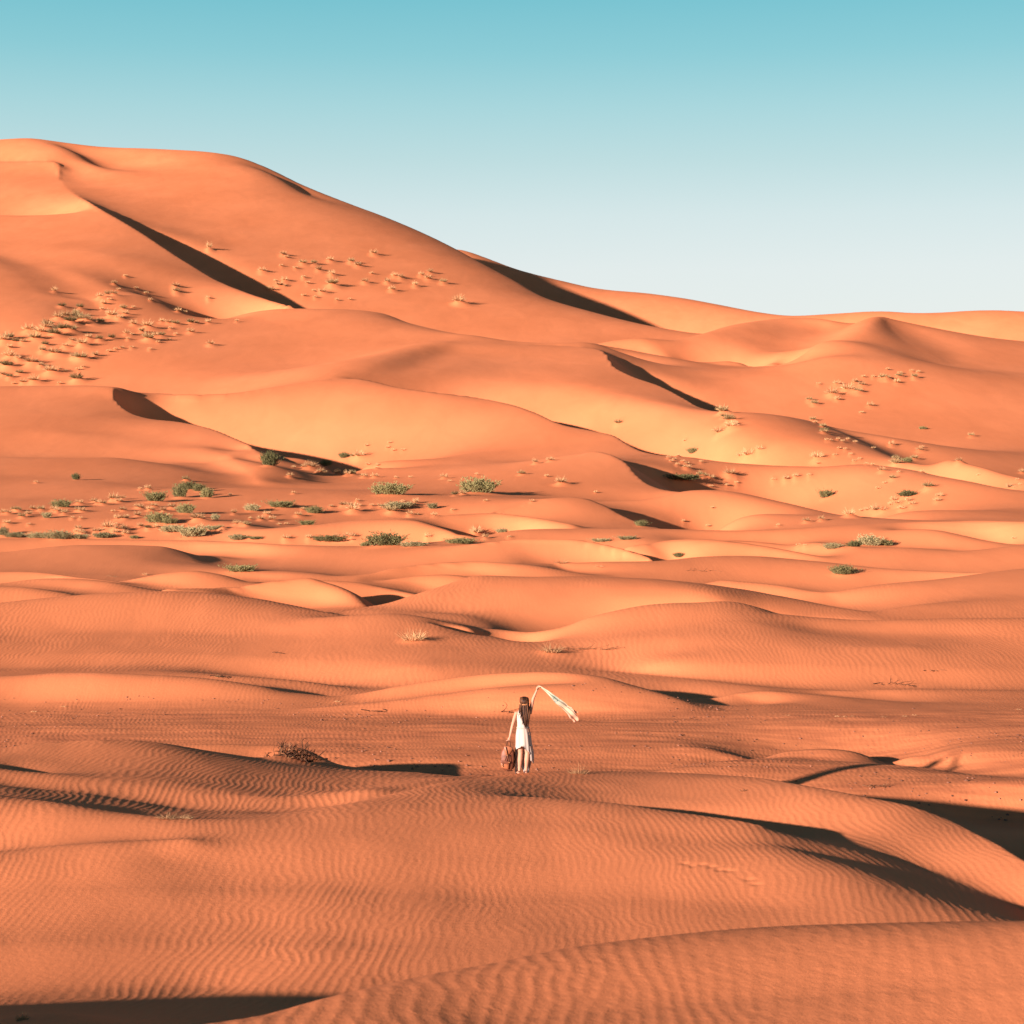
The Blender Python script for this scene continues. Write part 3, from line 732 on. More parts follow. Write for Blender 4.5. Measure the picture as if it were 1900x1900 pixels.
TUFTS = []
ORD = 'first second third fourth fifth sixth seventh eighth ninth tenth eleventh twelfth thirteenth fourteenth fifteenth sixteenth seventeenth eighteenth nineteenth twentieth twenty-first twenty-second twenty-third twenty-fourth twenty-fifth twenty-sixth twenty-seventh twenty-eighth twenty-ninth thirtieth thirty-first thirty-second thirty-third thirty-fourth'.split()
def tuft(px, py, w, h, label, group, olive=False, wisp=False, mound=.45, cat='grass tuft'):
    """noted here, planted by plant_tufts(): the largest as objects of their own, the smallest as one patch"""
    TUFTS.append((px, py, w, h, label, group, olive, wisp, mound, cat))

def plant_tufts(limit=285):
    named = [t for t in TUFTS if t[7] or not t[5]]
    rest = sorted([t for t in TUFTS if not (t[7] or not t[5])], key=lambda t: -t[2] * t[3])
    keep = named + rest[:limit - len(named)]; small = rest[limit - len(named):]
    order = {}
    for t in keep + small:
        if t[5]: order.setdefault(t[5], []).append(t)
    for g_ in order.values(): g_.sort(key=lambda t: t[0])
    for t in keep + small:
        px, py, w, h, label, group, olive, wisp, mound, cat = t
        if group and len(order[group]) > 1:
            n_ = order[group].index(t); m_ = len(order[group])
            where = ('leftmost of the ' if n_ == 0 else 'rightmost of the ' if n_ == m_ - 1 else ORD[n_] + ' from left of the ')
            label = ('green ' if 'sprig' in cat else 'olive ' if olive else 'straw ') + ('sprig, ' if 'sprig' in cat else 'tuft, ') + where + group
            if len(label.split()) > 16: label = label.replace(' of the ', ' of ', 1)
            if len(label.split()) > 16: label = label.replace(', ', ' ', 1).replace('tuft ', '', 1)
            if len(label.split()) > 16: label = label.replace('from left of', 'in', 1)
        x, y, z = at(px, py)
        W, H = size_at(w, y), size_at(h, y) * (1.0 if wisp else 1.3)
        me = RNG.choice(ME_WISP if wisp else (ME_TUFT_O if olive else ME_TUFT))
        hm = H * mound; s = W * .62
        loc = (x, y, float(ground_z(x, y)) + hm * .75 - .02)
        rot = RNG.uniform(0, 6.28); sc = (s * 1.15, s * 1.15, max(H * (1.05 - mound * .4), .3 * W))
        MOUNDS.append((x, y, max(W * .55, .25), hm))
        if t in small:
            SMALL.append((me, loc, rot, sc)); continue
        o = link(bpy.data.objects.new('straw_plant' if wisp else 'dry_grass_tuft', me))
        o.location = loc; o.rotation_euler = (0, 0, rot); o.scale = sc
        tag(o, label, cat, group)
    Vs = []; Fs = []; n = 0
    for me, loc, rot, sc in SMALL:
        V = np.empty(len(me.vertices) * 3, np.float32); me.vertices.foreach_get('co', V); V = V.reshape(-1, 3) * np.array(sc)
        F = np.empty(len(me.loops), np.int32); me.loops.foreach_get('vertex_index', F)
        c, s_ = math.cos(rot), math.sin(rot)
        V = np.stack([V[:, 0] * c - V[:, 1] * s_, V[:, 0] * s_ + V[:, 1] * c, V[:, 2]], 1) + np.array(loc)
        Vs.append(V); Fs.append(F.reshape(-1, 4) + n); n += len(V)
    if Vs:
        o = mesh_np('sparse_grass', np.concatenate(Vs), np.concatenate(Fs), M_STRAW, None, smooth=False)
        tag(o, 'tiny far-off straw plants sprinkled over the dunes', 'grass', None, 'stuff')
SMALL = []

def tube(pts, radii, sides=6, ell=None):
    """tapered tube with closed ends -> verts, quads (caps as fans of degenerate quads)"""
    P = [np.array(p, float) for p in pts]; V = []; F = []
    up = np.array([0, 0, 1.0])
    prev = None
    for i, p in enumerate(P):
        t = P[min(i + 1, len(P) - 1)] - P[max(i - 1, 0)]; t /= (np.linalg.norm(t) + 1e-9)
        if prev is None:
            a = np.cross(t, up if abs(t[2]) < .9 else np.array([0, 1.0, 0]))
        else:
            a = prev - t * np.dot(prev, t)
        a /= (np.linalg.norm(a) + 1e-9); b = np.cross(t, a); prev = a
        r = radii[i]; e = (1, 1) if ell is None else ell[i]
        for k in range(sides):
            th = 2 * math.pi * k / sides
            V.append(p + a * math.cos(th) * r * e[0] + b * math.sin(th) * r * e[1])
    n = len(P)
    for i in range(n - 1):
        for k in range(sides):
            k2 = (k + 1) % sides
            F.append((i*sides+k, i*sides+k2, (i+1)*sides+k2, (i+1)*sides+k))
    V.append(P[0]); V.append(P[-1]); c0 = n * sides; c1 = c0 + 1
    for k in range(0, sides, 2):
        F.append((c0, (k + 2) % sides, (k + 1) % sides, k))
        o = (n - 1) * sides
        F.append((c1, o + k, o + (k + 1) % sides, o + (k + 2) % sides))
    return V, F


# ------------------------------------------------------------------ the woman, her scarf and her bag
M_SKIN = plain_mat('warm_skin', (.44, .235, .155), rough=.6, spec=.3)  # one even skin colour all over
M_HAIR = foliage_mat('dark_brown_hair', (.020, .009, .006), (.20, .085, .038), rough=.5)
M_DRESS = plain_mat('white_cotton', (.43, .375, .335), rough=.9)
M_SHEER = plain_mat('sheer_white_layer', (.40, .37, .36), rough=.9)
M_LEATHER = plain_mat('brown_leather', (.16, .050, .024), rough=.55, spec=.4, noise=.35, scale=14)
M_LEATHER_L = plain_mat('tan_leather', (.30, .105, .045), rough=.5, spec=.4, noise=.2, scale=14)
M_DARK = plain_mat('dark_straps', (.045, .02, .014), rough=.6)
M_BAND = plain_mat('gold_braid', (.42, .19, .08), rough=.6)
def scarf_mat():
    m, t, b = new_mat('patterned_scarf'); N = t.nodes.new; K = t.links.new
    a = N('ShaderNodeAttribute'); a.attribute_name = 'along'
    r = N('ShaderNodeValToRGB'); c = r.color_ramp
    c.elements[0].position = 0; c.elements[0].color = (0.440, 0.341, 0.231, 1)
    c.elements[1].position = 1; c.elements[1].color = (0.468, 0.231, 0.149, 1)
    for p_, col in ((.22, (0.429, 0.396, 0.275)), (.42, (0.341, 0.407, 0.330)), (.52, (0.363, 0.396, 0.319)), (.62, (0.429, 0.341, 0.242)), (.78, (0.462, 0.286, 0.198))):
        e_ = c.elements.new(p_); e_.color = (*col, 1)
    K(a.outputs['Fac'], r.inputs[0])
    # a printed band of small blue-green motifs
    n = N('ShaderNodeTexVoronoi'); n.inputs['Scale'].default_value = 22
    tc = N('ShaderNodeTexCoord'); K(tc.outputs['Object'], n.inputs['Vector'])
    m1 = N('ShaderNodeMath'); m1.operation = 'LESS_THAN'; K(n.outputs['Distance'], m1.inputs[0]); m1.inputs[1].default_value = .3
    m2 = N('ShaderNodeMath'); m2.operation = 'COMPARE'; K(a.outputs['Fac'], m2.inputs[0]); m2.inputs[1].default_value = .47; m2.inputs[2].default_value = .05
    m3 = N('ShaderNodeMath'); m3.operation = 'MULTIPLY'; K(m1.outputs[0], m3.inputs[0]); K(m2.outputs[0], m3.inputs[1])
    mx = N('ShaderNodeMixRGB'); K(m3.outputs[0], mx.inputs[0]); K(r.outputs[0], mx.inputs[1]); mx.inputs[2].default_value = (0.088, 0.165, 0.165, 1)
    K(mx.outputs[0], b.inputs['Base Color']); b.inputs['Roughness'].default_value = .9
    return m
M_SCARF = scarf_mat()

P_D = 39.25
_pu, _ = ray(968, 1437)
P_X = float(_pu) * P_D
P_Z = float(ground_z(P_X, P_D)) + .025
MPP = P_D / F_PX                                   # metres per photo pixel in her plane
def pc(px, py, dy=0.0):
    """a point in the woman's local frame from its place in the photo"""
    return np.array([(px - 968) * MPP, dy, (1437 - py) * MPP])

def ball(c, r, seg=14, rings=9):
    V = []; F = []
    for i in range(rings + 1):
        ph = math.pi * i / rings
        for k in range(seg):
            th = 2 * math.pi * k / seg
            V.append((c[0] + r[0] * math.sin(ph) * math.cos(th), c[1] + r[1] * math.sin(ph) * math.sin(th), c[2] + r[2] * math.cos(ph)))
    for i in range(rings):
        for k in range(seg):
            k2 = (k + 1) % seg
            F.append((i*seg+k, (i+1)*seg+k, (i+1)*seg+k2, i*seg+k2))
    return V, F

def remeshed(name, parts, mat, parent, voxel, smooth_it=6):
    """join closed pieces into one continuous skin"""
    V, F = gather(parts)
    o = mesh_np(name, V, F, mat, parent)
    md = o.modifiers.new('skin', 'REMESH'); md.mode = 'VOXEL'; md.voxel_size = voxel; md.use_smooth_shade = True
    m2 = o.modifiers.new('soften', 'SMOOTH'); m2.factor = .5; m2.iterations = smooth_it
    dg = bpy.context.evaluated_depsgraph_get(); dg.update()
    me = bpy.data.meshes.new_from_object(o.evaluated_get(dg))
    o.modifiers.clear(); old = o.data; o.data = me; me.name = name; bpy.data.meshes.remove(old)
    if not me.materials: me.materials.append(mat)
    return o

def hand_parts(wrist, direction, palm_side, curl, thumb_side):
    """palm and five separate, bent fingers"""
    d = np.array(direction, float); d /= np.linalg.norm(d)
    s = np.array(thumb_side, float); s -= d * np.dot(s, d); s /= np.linalg.norm(s)
    n = np.array(palm_side, float); n -= d * np.dot(n, d) + s * np.dot(n, s); n /= np.linalg.norm(n)
    w = np.array(wrist, float); out = []
    out.append(tube([w - d * .01, w + d * .02, w + d * .05, w + d * .078], [.019, .024, .027, .024], 10, ell=[(1, .75)] * 4))
    out.append(ball(w + d * .045, (.03, .026, .034)))
    for k, (off, L_) in enumerate(((.026, .062), (.009, .069), (-.009, .064), (-.026, .05))):
        p = w + d * .06 + s * off; q = [p]; dd = d.copy()
        for j in range(3):
            dd = dd * math.cos(curl) + n * math.sin(curl); dd /= np.linalg.norm(dd)
            q.append(q[-1] + dd * L_ * (.42, .33, .25)[j])
        out.append(tube(q, [.0085, .008, .0074, .0055], 8))
    p = w + d * .022 + s * .024; q = [p, p + (s * .75 + d * .65) * .028, p + (s * .75 + d * .65) * .028 + (d * .8 + n * .5) * .026, p + (s * .75 + d * .65) * .028 + (d * .6 + n * .8) * .046]
    out.append(tube(q, [.0115, .0105, .0088, .0065], 8))
    return out

def build_woman():
    root = link(bpy.data.objects.new('person', None)); root.location = (P_X, P_D, P_Z)
    tag(root, 'woman with long dark hair in a white dress seen from behind, one arm raised', 'person')
    # joints, read off the photo (x right, y away, z up)
    sh_l = pc(957.6, 1322.5, .0); el_l = pc(951, 1345, .03); wr_l = pc(945.6, 1367.5, .0)
    sh_r = pc(983.5, 1321.5, .0); el_r = pc(989.2, 1296.5, .03); wr_r = pc(996, 1280.0, .0)
    hip_l = pc(965.0, 1360, 0); kn_l = pc(965.8, 1397, .015); an_l = pc(963.6, 1430.5, -.01)
    hip_r = pc(977.5, 1360, 0); kn_r = pc(978.6, 1397, .02); an_r = pc(976.0, 1430.5, -.01)
    P = []
    # torso, neck and head
    P.append(tube([pc(971, 1366), pc(971, 1357), pc(970.6, 1349), pc(970.2, 1339), pc(970.2, 1330), pc(970.5, 1324), pc(971, 1318.5)],
                  [.10, .145, .122, .105, .118, .128, .07], 20, ell=[(1, .72)] * 7))
    P.append(tube([pc(971, 1322, -.0), pc(971.8, 1315, .005), pc(972.5, 1308, .01)], [.058, .045, .046], 14))
    P.append(ball(pc(972.8, 1302.5, .012), (.070, .088, .100)))
    hc = pc(972.8, 1302.5, .012)
    P.append(tube([hc + [0, .082, .012], hc + [0, .104, -.012], hc + [0, .092, -.022]], [.008, .012, .008], 8))     # nose
    P.append(tube([hc + [-.02, .082, -.045], hc + [0, .09, -.045], hc + [.02, .082, -.045]], [.006, .009, .006], 8))  # mouth
    P.append(ball(hc + np.array([0, .06, -.075]), (.034, .03, .025)))                                                  # chin
    for s in (-1, 1):
        P.append(ball(hc + np.array([s * .071, .0, -.006]), (.010, .018, .028)))                                      # ears
        P.append(ball(hc + np.array([s * .028, .074, .008]), (.013, .012, .009)))                                      # lids
    # arms
    P.append(tube([pc(968, 1323), sh_l, sh_l * .5 + el_l * .5, el_l, el_l * .55 + wr_l * .45, wr_l], [.05, .046, .037, .031, .029, .019], 14))
    P.append(tube([pc(975, 1324), sh_r, sh_r * .5 + el_r * .5, el_r, el_r * .55 + wr_r * .45, wr_r], [.05, .046, .037, .031, .028, .019], 14))
    P += hand_parts(wr_l, wr_l - el_l + np.array([-.02, 0, 0]), (0, .9, .2), .75, (0, 1, .1) if False else (.3, 1, 0))
    P += hand_parts(wr_r, (.30, .05, .9), (1, .3, 0), .95, (-.2, -1, 0))
    # legs and feet
    for hip, kn, an, sx in ((hip_l, kn_l, an_l, -1), (hip_r, kn_r, an_r, 1)):
        calf = kn * .62 + an * .38 + np.array([0, -.022, 0])
        P.append(tube([hip, hip * .55 + kn * .45, kn, calf, kn * .25 + an * .75, an], [.088, .072, .050, .052, .036, .029], 16))
        toe = an + np.array([sx * .045, .13, 0]); toe[2] = .012
        heel = an + np.array([0, -.03, 0]); heel[2] = .022
        P.append(tube([heel, an * .6 + toe * .4 + np.array([0, 0, -.012]), toe + np.array([0, -.035, .012]), toe], [.026, .030, .027, .012], 12, ell=[(1.15, .8)] * 4))
        for t_ in range(5):
            b = toe + np.array([(t_ - 2) * .012, -.012, 0]); P.append(tube([b, b + np.array([(t_ - 2) * .002, .028 - .003 * t_ * (1 if sx > 0 else .5), -.002])], [.0085, .006], 6))
    remeshed('body', P, M_SKIN, root, .0048, 5)
    # eyes
    for s in (-1, 1):
        V, F = ball(hc + np.array([s * .028, .080, .008]), (.010, .008, .007), 10, 6)
        mesh_np('eye', V, F, M_DARK, root)
    # ---- hair: a cap over the head and long loose locks down the back
    rs = np.random.RandomState(12)
    H = [ball(hc + np.array([0, -.014, .012]), (.088, .094, .104), 20, 12)]
    hair = gather(H)
    parts = [hair]
    def lock(p, q, r, wob):
        p = np.array(p, float); q = np.array(q, float); n = 7; pts = []
        for i in range(n):
            t = i / (n - 1); c = p * (1 - t) + q * t
            c = c + np.array([math.sin(t * 7 + wob) * .010, -.018 * math.sin(math.pi * t), 0]); pts.append(c)
        rr = [r * (.8 + .5 * math.sin(math.pi * min(1, i / (n - 1) * 1.1))) * (1 - .75 * (i / (n - 1)) ** 2.5) for i in range(n)]
        parts.append(tube(pts, rr, 6))
    for i in range(120):
        a = rs.uniform(-1, 1)
        top = hc + np.array([a * .082, -.055 - .035 * math.cos(a * 1.4) + rs.uniform(-.015, .02), rs.uniform(-.05, .055)])
        endx = 974.6 + a * 7.6 + rs.normal(0, 1.2)
        low = 1350 - abs(a - .12) * 13 + rs.uniform(-9, 1)
        if a < -.5: low -= 6; endx -= 1.0
        e_ = pc(endx, low, -.115 + rs.uniform(-.02, .025))
        lock(top, e_, rs.uniform(.007, .013), rs.uniform(0, 6))
    for i in range(26):                                # shorter strands framing the neck
        s = rs.choice((-1, 1)); top = hc + np.array([s * .078, rs.uniform(-.05, .03), rs.uniform(-.03, .05)])
        e_ = pc(972.5 + s * rs.uniform(6.5, 10.0), rs.uniform(1322, 1332), -.07 + rs.uniform(-.03, .04))
        lock(top, e_, rs.uniform(.006, .011), rs.uniform(0, 6))
    for i in range(60):                                # crown strands
        a = rs.uniform(-1.4, 1.4); t = hc + np.array([math.sin(a) * .03, -.01, .115]); m_ = hc + np.array([math.sin(a) * .092, -.015 - .09 * math.cos(a), .045 + rs.uniform(-.02, .02)])
        b = hc + np.array([math.sin(a) * .088, -.02 - .088 * math.cos(a), -.045])
        parts.append(tube([t, (t + m_) / 2 + np.array([math.sin(a) * .022, -.022 * math.cos(a), .012]), m_, b], [.007, .011, .011, .009], 5))
    V, F = gather(parts); mesh_np('hair', V, F, M_HAIR, root, smooth=False)
    # braid round the back of the head
    pts = []
    for i in range(15):
        a = -1.45 + 2.9 * i / 14
        pts.append(hc + np.array([math.sin(a) * .099, -.018 - .098 * math.cos(a), -.008 - .028 * math.cos(a) + .006 * math.sin(i * 2.2)]))
    V, F = gather([tube(pts, [.010 + .004 * (i % 2) for i in range(15)], 8)]); mesh_np('hair_braid', V, F, M_BAND, root)
    # ---- dress: bodice and skirt, one cloth with a slanting hem
    def cloth(name, rows, mat, seg=72, fold=.0, thick=.004, parent=root, a0=0.0, a1=2 * math.pi, seed=1):
        """rows: (centre, rx, ry, fold depth, tilt function of the angle)"""
        rr = np.random.RandomState(seed); ph = rr.uniform(0, 6.28, 4)
        V = []; n = len(rows); closed = abs(a1 - a0 - 2 * math.pi) < 1e-6; m = seg if closed else seg + 1
        for side in (0, 1):
            for c, rx, ry, fd, zf in rows:
                for k in range(m):
                    a = a0 + (a1 - a0) * k / seg
                    f = fd * (math.sin(9 * a + ph[0]) * .6 + math.sin(15 * a + ph[1]) * .35 + math.sin(5 * a + ph[2]) * .5)
                    k_ = 1 + f - side * thick / max(rx, .05)
                    V.append((c[0] + rx * k_ * math.cos(a), c[1] + ry * k_ * math.sin(a), c[2] + (zf(a) if zf else 0)))
        F = []
        for side in (0, 1):
            o = side * n * m
            for i in range(n - 1):
                for k in range(m if closed else m - 1):
                    k2 = (k + 1) % m
                    q = (o + i*m+k, o + i*m+k2, o + (i+1)*m+k2, o + (i+1)*m+k)
                    F.append(q if side == 0 else q[::-1])
        for i in (0, n - 1):
            for k in range(m if closed else m - 1):
                k2 = (k + 1) % m; F.append((i*m+k, i*m+k2, n*m + i*m+k2, n*m + i*m+k))
        return mesh_np(name, V, F, mat, parent)
    # angle -pi/2 faces the camera
    def hem(w):
        def z(a):
            x = math.cos(a); back = max(0, -math.sin(a))
            # near side: high at left of centre, falling to a long corner at right; short notch at far left
            v = .0
            if x > .12: v -= .26 * ((x - .12) / .88) ** 1.25
            if x < -.55: v -= .05 * ((-x - .55) / .45)
            if -.5 < x < .25: v += .03
            if -.05 < x < .35: v -= .075 * math.sin((x + .05) / .4 * math.pi)
            if math.sin(a) > .15: v -= .44 * min(1, (math.sin(a) - .15) / .5) * .3
            return v * w
        return z
    rows = [(pc(970.3, 1349.5), .120, .100, .012, None), (pc(970.2, 1353), .130, .108, .03, None), (pc(970.8, 1361), .150, .125, .045, None),
            (pc(971.3, 1370), .160, .135, .055, hem(.15)), (pc(972, 1378), .168, .145, .06, hem(.4)), (pc(972.6, 1385), .178, .155, .065, hem(.8)), (pc(973, 1385.5), .182, .16, .07, hem(1.0))]
    cloth('dress', rows, M_DRESS, seed=3)
    d_ = bpy.data.objects['dress']
    rows = [(pc(970.2, 1320.5), .098, .085, .0, lambda a: .035 * math.cos(a) * -1 - .02), (pc(970.2, 1326), .122, .102, .008, None), (pc(970.0, 1334), .122, .10, .02, None),
            (pc(970.0, 1341), .116, .094, .03, None), (pc(970.2, 1347), .118, .096, .03, None), (pc(970.3, 1350.2), .128, .106, .012, None)]
    cloth('bodice', rows, M_DRESS, parent=d_, seed=5)
    for sx, x0 in ((-1, 963.0), (1, 978.5)):            # shoulder straps
        pts = [pc(x0, 1324, .085), pc(x0 + sx * -.4, 1318.2, .03), pc(x0, 1317.8, -.03), pc(x0 + sx * .3, 1324, -.088)]
        V, F = gather([tube(pts, [.018, .02, .02, .018], 8, ell=[(1, .4)] * 4)]); mesh_np('strap', V, F, M_DRESS, d_)
    pts = [np.array([.0, 0, 0])]
    # waist sash
    V = []; ring = []
    for i in range(33):
        a = 2 * math.pi * i / 32; ring.append(pc(970.3, 1349.6) + np.array([.127 * math.cos(a), .107 * math.sin(a), 0]))
    V, F = gather([tube(ring, [.011] * 33, 8, ell=[(1, 1.0)] * 33)]); mesh_np('waistband', V, F, M_DRESS, d_)
    # longer sheer panels of the far side, in the shade of the skirt
    rows = [(pc(971.5, 1375, .02), .155, .12, .05, None), (pc(971.2, 1392, .03), .175, .13, .09, None), (pc(970.6, 1410, .04), .180, .13, .12, None),
            (pc(970.3, 1424, .045), .165, .125, .15, lambda a: .06 * math.cos(3 * a)), (pc(970.5, 1431, .045), .150, .12, .16, lambda a: .09 * math.cos(3 * a) - .01)]
    cloth('sheer_panel', rows, M_SHEER, parent=d_, a0=.10, a1=math.pi + .12, seed=9)
    # tail at the right, towards the camera
    rows = [(pc(972.2, 1383), .172, .15, .05, None), (pc(973, 1395), .183, .15, .06, None), (pc(973.6, 1405), .186, .15, .06, lambda a: .0), (pc(974.0, 1413), .178, .14, .06, lambda a: -.04 * math.cos(a * 3))]
    cloth('skirt_tail', rows, M_DRESS, parent=d_, a0=-.85, a1=.12, seg=24, seed=11)
    # sandals
    for an, sx in ((an_l, -1), (an_r, 1)):
        b0 = an + np.array([0, -.045, 0]); b0[2] = .004; b1 = an + np.array([sx * .048, .145, 0]); b1[2] = .004
        sh_ = tube([b0, b0 * .6 + b1 * .4, b1 * .85 + b0 * .15, b1], [.030, .034, .036, .02], 12, ell=[(1, .28)] * 4)
        an_ring = [an + np.array([.036 * math.cos(t), .036 * math.sin(t), .0]) for t in np.linspace(0, 2 * math.pi, 17)]
        V, F = gather([sh_, tube(an_ring, [.005] * 17, 6)]); mesh_np('sandal', V, F, M_LEATHER, root)
build_woman()

def build_scarf():
    # centre line from her raised hand out to the fluttering end
    C_ = [(996.8, 1274.5, .0), (999.0, 1271.8, .0), (1003, 1273.0, .0), (1009, 1277.5, -.02), (1016, 1282.5, -.03), (1024, 1289.5, -.04), (1031, 1296.5, -.02), (1038, 1302.5, .02), (1046, 1309, .05),
          (1053, 1315.5, .03), (1059, 1322, -.02), (1064, 1328, -.05), (1067.5, 1333.5, -.03), (1069.5, 1338.5, .0)]
    Wd = [1.6, 1.9, 2.2, 3.2, 5.2, 7.6, 10.0, 11.6, 11.4, 11.0, 12.4, 13.8, 12.0, 8.5]
    n = 90; t = np.linspace(0, len(C_) - 1, n); k = np.arange(len(C_)); A = np.array(C_, float)
    cx = np.interp(t, k, A[:, 0]); cy = np.interp(t, k, A[:, 1]); dz = np.interp(t, k, A[:, 2]); wd = np.interp(t, k, Wd)
    ker = np.ones(7) / 7; sm = lambda a: np.convolve(np.pad(a, 3, mode='edge'), ker, 'valid'); cx, cy, dz, wd = sm(cx), sm(cy), sm(dz), sm(wd)
    m = 22; V = []; al = []
    for side in (0, 1):
        for i in range(n):
            i0, i1 = max(0, i - 1), min(n - 1, i + 1); tx, ty = cx[i1] - cx[i0], cy[i1] - cy[i0]; l = math.hypot(tx, ty); nx, ny = -ty / l, tx / l
            f = i / (n - 1)
            for j in range(m):
                s = j / (m - 1) * 2 - 1
                w_ = wd[i] * .5 * (1 + .10 * math.sin(f * 37 + s * 2) * f)
                fold = (.008 + .016 * f) * math.sin(s * 4.5 + f * 9) * min(1, wd[i] / 8) + .02 * f * math.sin(f * 30)
                p = pc(cx[i] + nx * s * w_, cy[i] + ny * s * w_, dz[i] + fold + side * .0025)
                V.append(p); al.append(f)
    F = []
    for side in (0, 1):
        o = side * n * m
        for i in range(n - 1):
            for j in range(m - 1):
                q = (o+i*m+j, o+i*m+j+1, o+(i+1)*m+j+1, o+(i+1)*m+j); F.append(q if side else q[::-1])
    for i in range(n - 1):
        for j in (0, m - 1):
            F.append((i*m+j, (i+1)*m+j, n*m+(i+1)*m+j, n*m+i*m+j))
    root = link(bpy.data.objects.new('scarf', None)); root.location = (P_X, P_D, P_Z)
    tag(root, 'long cream, mint and peach scarf streaming in the wind from her raised hand', 'scarf')
    mesh_np('cloth', V, F, M_SCARF, root, attrs={'along': al})
    # the curled edge with its tassels
    parts = []
    for a, b, c in (((1052, 1309), (1060, 1311), (1066, 1319)), ((1058, 1313), (1065, 1317), (1069, 1322))):
        parts.append(tube([pc(*a, -.06), pc(*b, -.08), pc(*c, -.06)], [.006, .012, .006], 6))
    V, F = gather(parts); mesh_np('rolled_edge', V, F, plain_mat('cream_edge', (.46, .36, .25)), root)
    V, F = gather([tube([pc(1065, 1315.5, -.09), pc(1067, 1318.5, -.095), pc(1069.5, 1322.5, -.09)], [.010, .016, .008], 6)])
    mesh_np('dark_tassel', V, F, M_DARK, root)
    V, F = gather([tube([pc(1069, 1319.5, -.07), pc(1072.5, 1320, -.07), pc(1075, 1321.5, -.07)], [.014, .012, .004], 6)])
    mesh_np('pale_tassel', V, F, plain_mat('peach_tassel', (.5, .28, .17)), root)
build_scarf()

def build_bag():
    root = link(bpy.data.objects.new('leather_backpack', None)); root.location = (P_X, P_D - .02, P_Z)
    tag(root, 'brown leather backpack with straps and front pocket, hanging from her lowered left hand', 'backpack')
    def slab(name, outline, y0, y1, mat, parent, bev=.012, inset=.85):
        """rounded slab from an outline in photo pixels"""
        P_ = [pc(a, b) for a, b in outline]; c = sum(P_) / len(P_)
        lay = [(y0, inset), (y0 + (y1 - y0) * .12, .97), (y0 + (y1 - y0) * .3, 1.0), (y0 + (y1 - y0) * .7, 1.0), (y0 + (y1 - y0) * .88, .97), (y1, inset)]
        V = []; n = len(P_)
        for y, s in lay:
            for p in P_:
                q = c + (p - c) * s; V.append((q[0], y, q[2]))
        F = []
        for i in range(len(lay) - 1):
            for k in range(n):
                k2 = (k + 1) % n; F.append((i*n+k, (i+1)*n+k, (i+1)*n+k2, i*n+k2))
        for i in (0, len(lay) - 1):
            V.append((c[0], lay[i][0], c[2])); ci = len(V) - 1
            for k in range(0, n, 2): F.append((ci, i*n+k, i*n+(k+1) % n, i*n+(k+2) % n))
        return mesh_np(name, V, F, mat, parent)
    body = slab('bag_body', [(934, 1386.5), (943, 1384), (951, 1386), (953.5, 1396), (953.4, 1410), (952, 1424), (947.5, 1430.5), (938, 1429), (930.5, 1426), (928.6, 1416), (928.5, 1403), (930, 1394)], -.09, .09, M_LEATHER, root)
    slab('flap', [(934.5, 1383.5), (943, 1382.6), (951.5, 1385), (950.5, 1390), (946.5, 1397), (941.5, 1400.5), (938.5, 1399), (936, 1391)], -.112, -.02, M_LEATHER_L, root)
    pk = slab('front_pocket', [(929, 1409.5), (937, 1410), (945, 1411.5), (944.5, 1419), (943.5, 1425.5), (936, 1424.5), (930, 1422.5), (928.8, 1416)], -.135, -.06, M_LEATHER_L, root)
    slab('pocket_flap', [(928.6, 1408.6), (937, 1409.0), (945.4, 1410.8), (945, 1414.4), (941, 1416), (936, 1415.4), (932, 1415), (928.4, 1412.4)], -.147, -.12, M_LEATHER, pk)
    for pts in ([(940.5, 1398), (939.5, 1404), (937, 1410), (933.5, 1416), (932.8, 1420)], [(938.5, 1384), (940.5, 1392), (941, 1399)], [(944.5, 1399), (945.5, 1406), (945, 1412)]):
        V, F = gather([tube([pc(a, b, -.128 - .012 * (i > 1)) for i, (a, b) in enumerate(pts)], [.009] * len(pts), 6, ell=[(1, .6)] * len(pts))]); mesh_np('strap', V, F, M_DARK, root)
    # shoulder straps hanging at the right, away from the sun
    for dx, r in ((0, .016), (1.6, .014)):
        V, F = gather([tube([pc(951 + dx, 1392, .02), pc(954 + dx, 1398, .03), pc(954.6 + dx, 1410, .02), pc(952.6 + dx, 1422, .02), pc(949.8 + dx, 1427, .02)], [r] * 5, 8, ell=[(1, .5)] * 5)])
        mesh_np('shoulder_strap', V, F, M_DARK, root)
    V, F = gather([tube([pc(939.5, 1385.5, 0), pc(940.6, 1380, 0), pc(942.8, 1374.5, 0), pc(945.5, 1374.2, 0), pc(947.3, 1380, 0), pc(947.5, 1386, 0)], [.008, .008, .007, .007, .008, .008], 8)])
    mesh_np('handle', V, F, M_DARK, root)
    for p_ in ((932.8, 1419.6), (941, 1399), (945, 1412.5)):
        V, F = ball(pc(*p_, -.152), (.012, .008, .012), 10, 6); mesh_np('buckle', V, F, plain_mat('dull_brass', (.35, .2, .09), rough=.35), root)
build_bag()

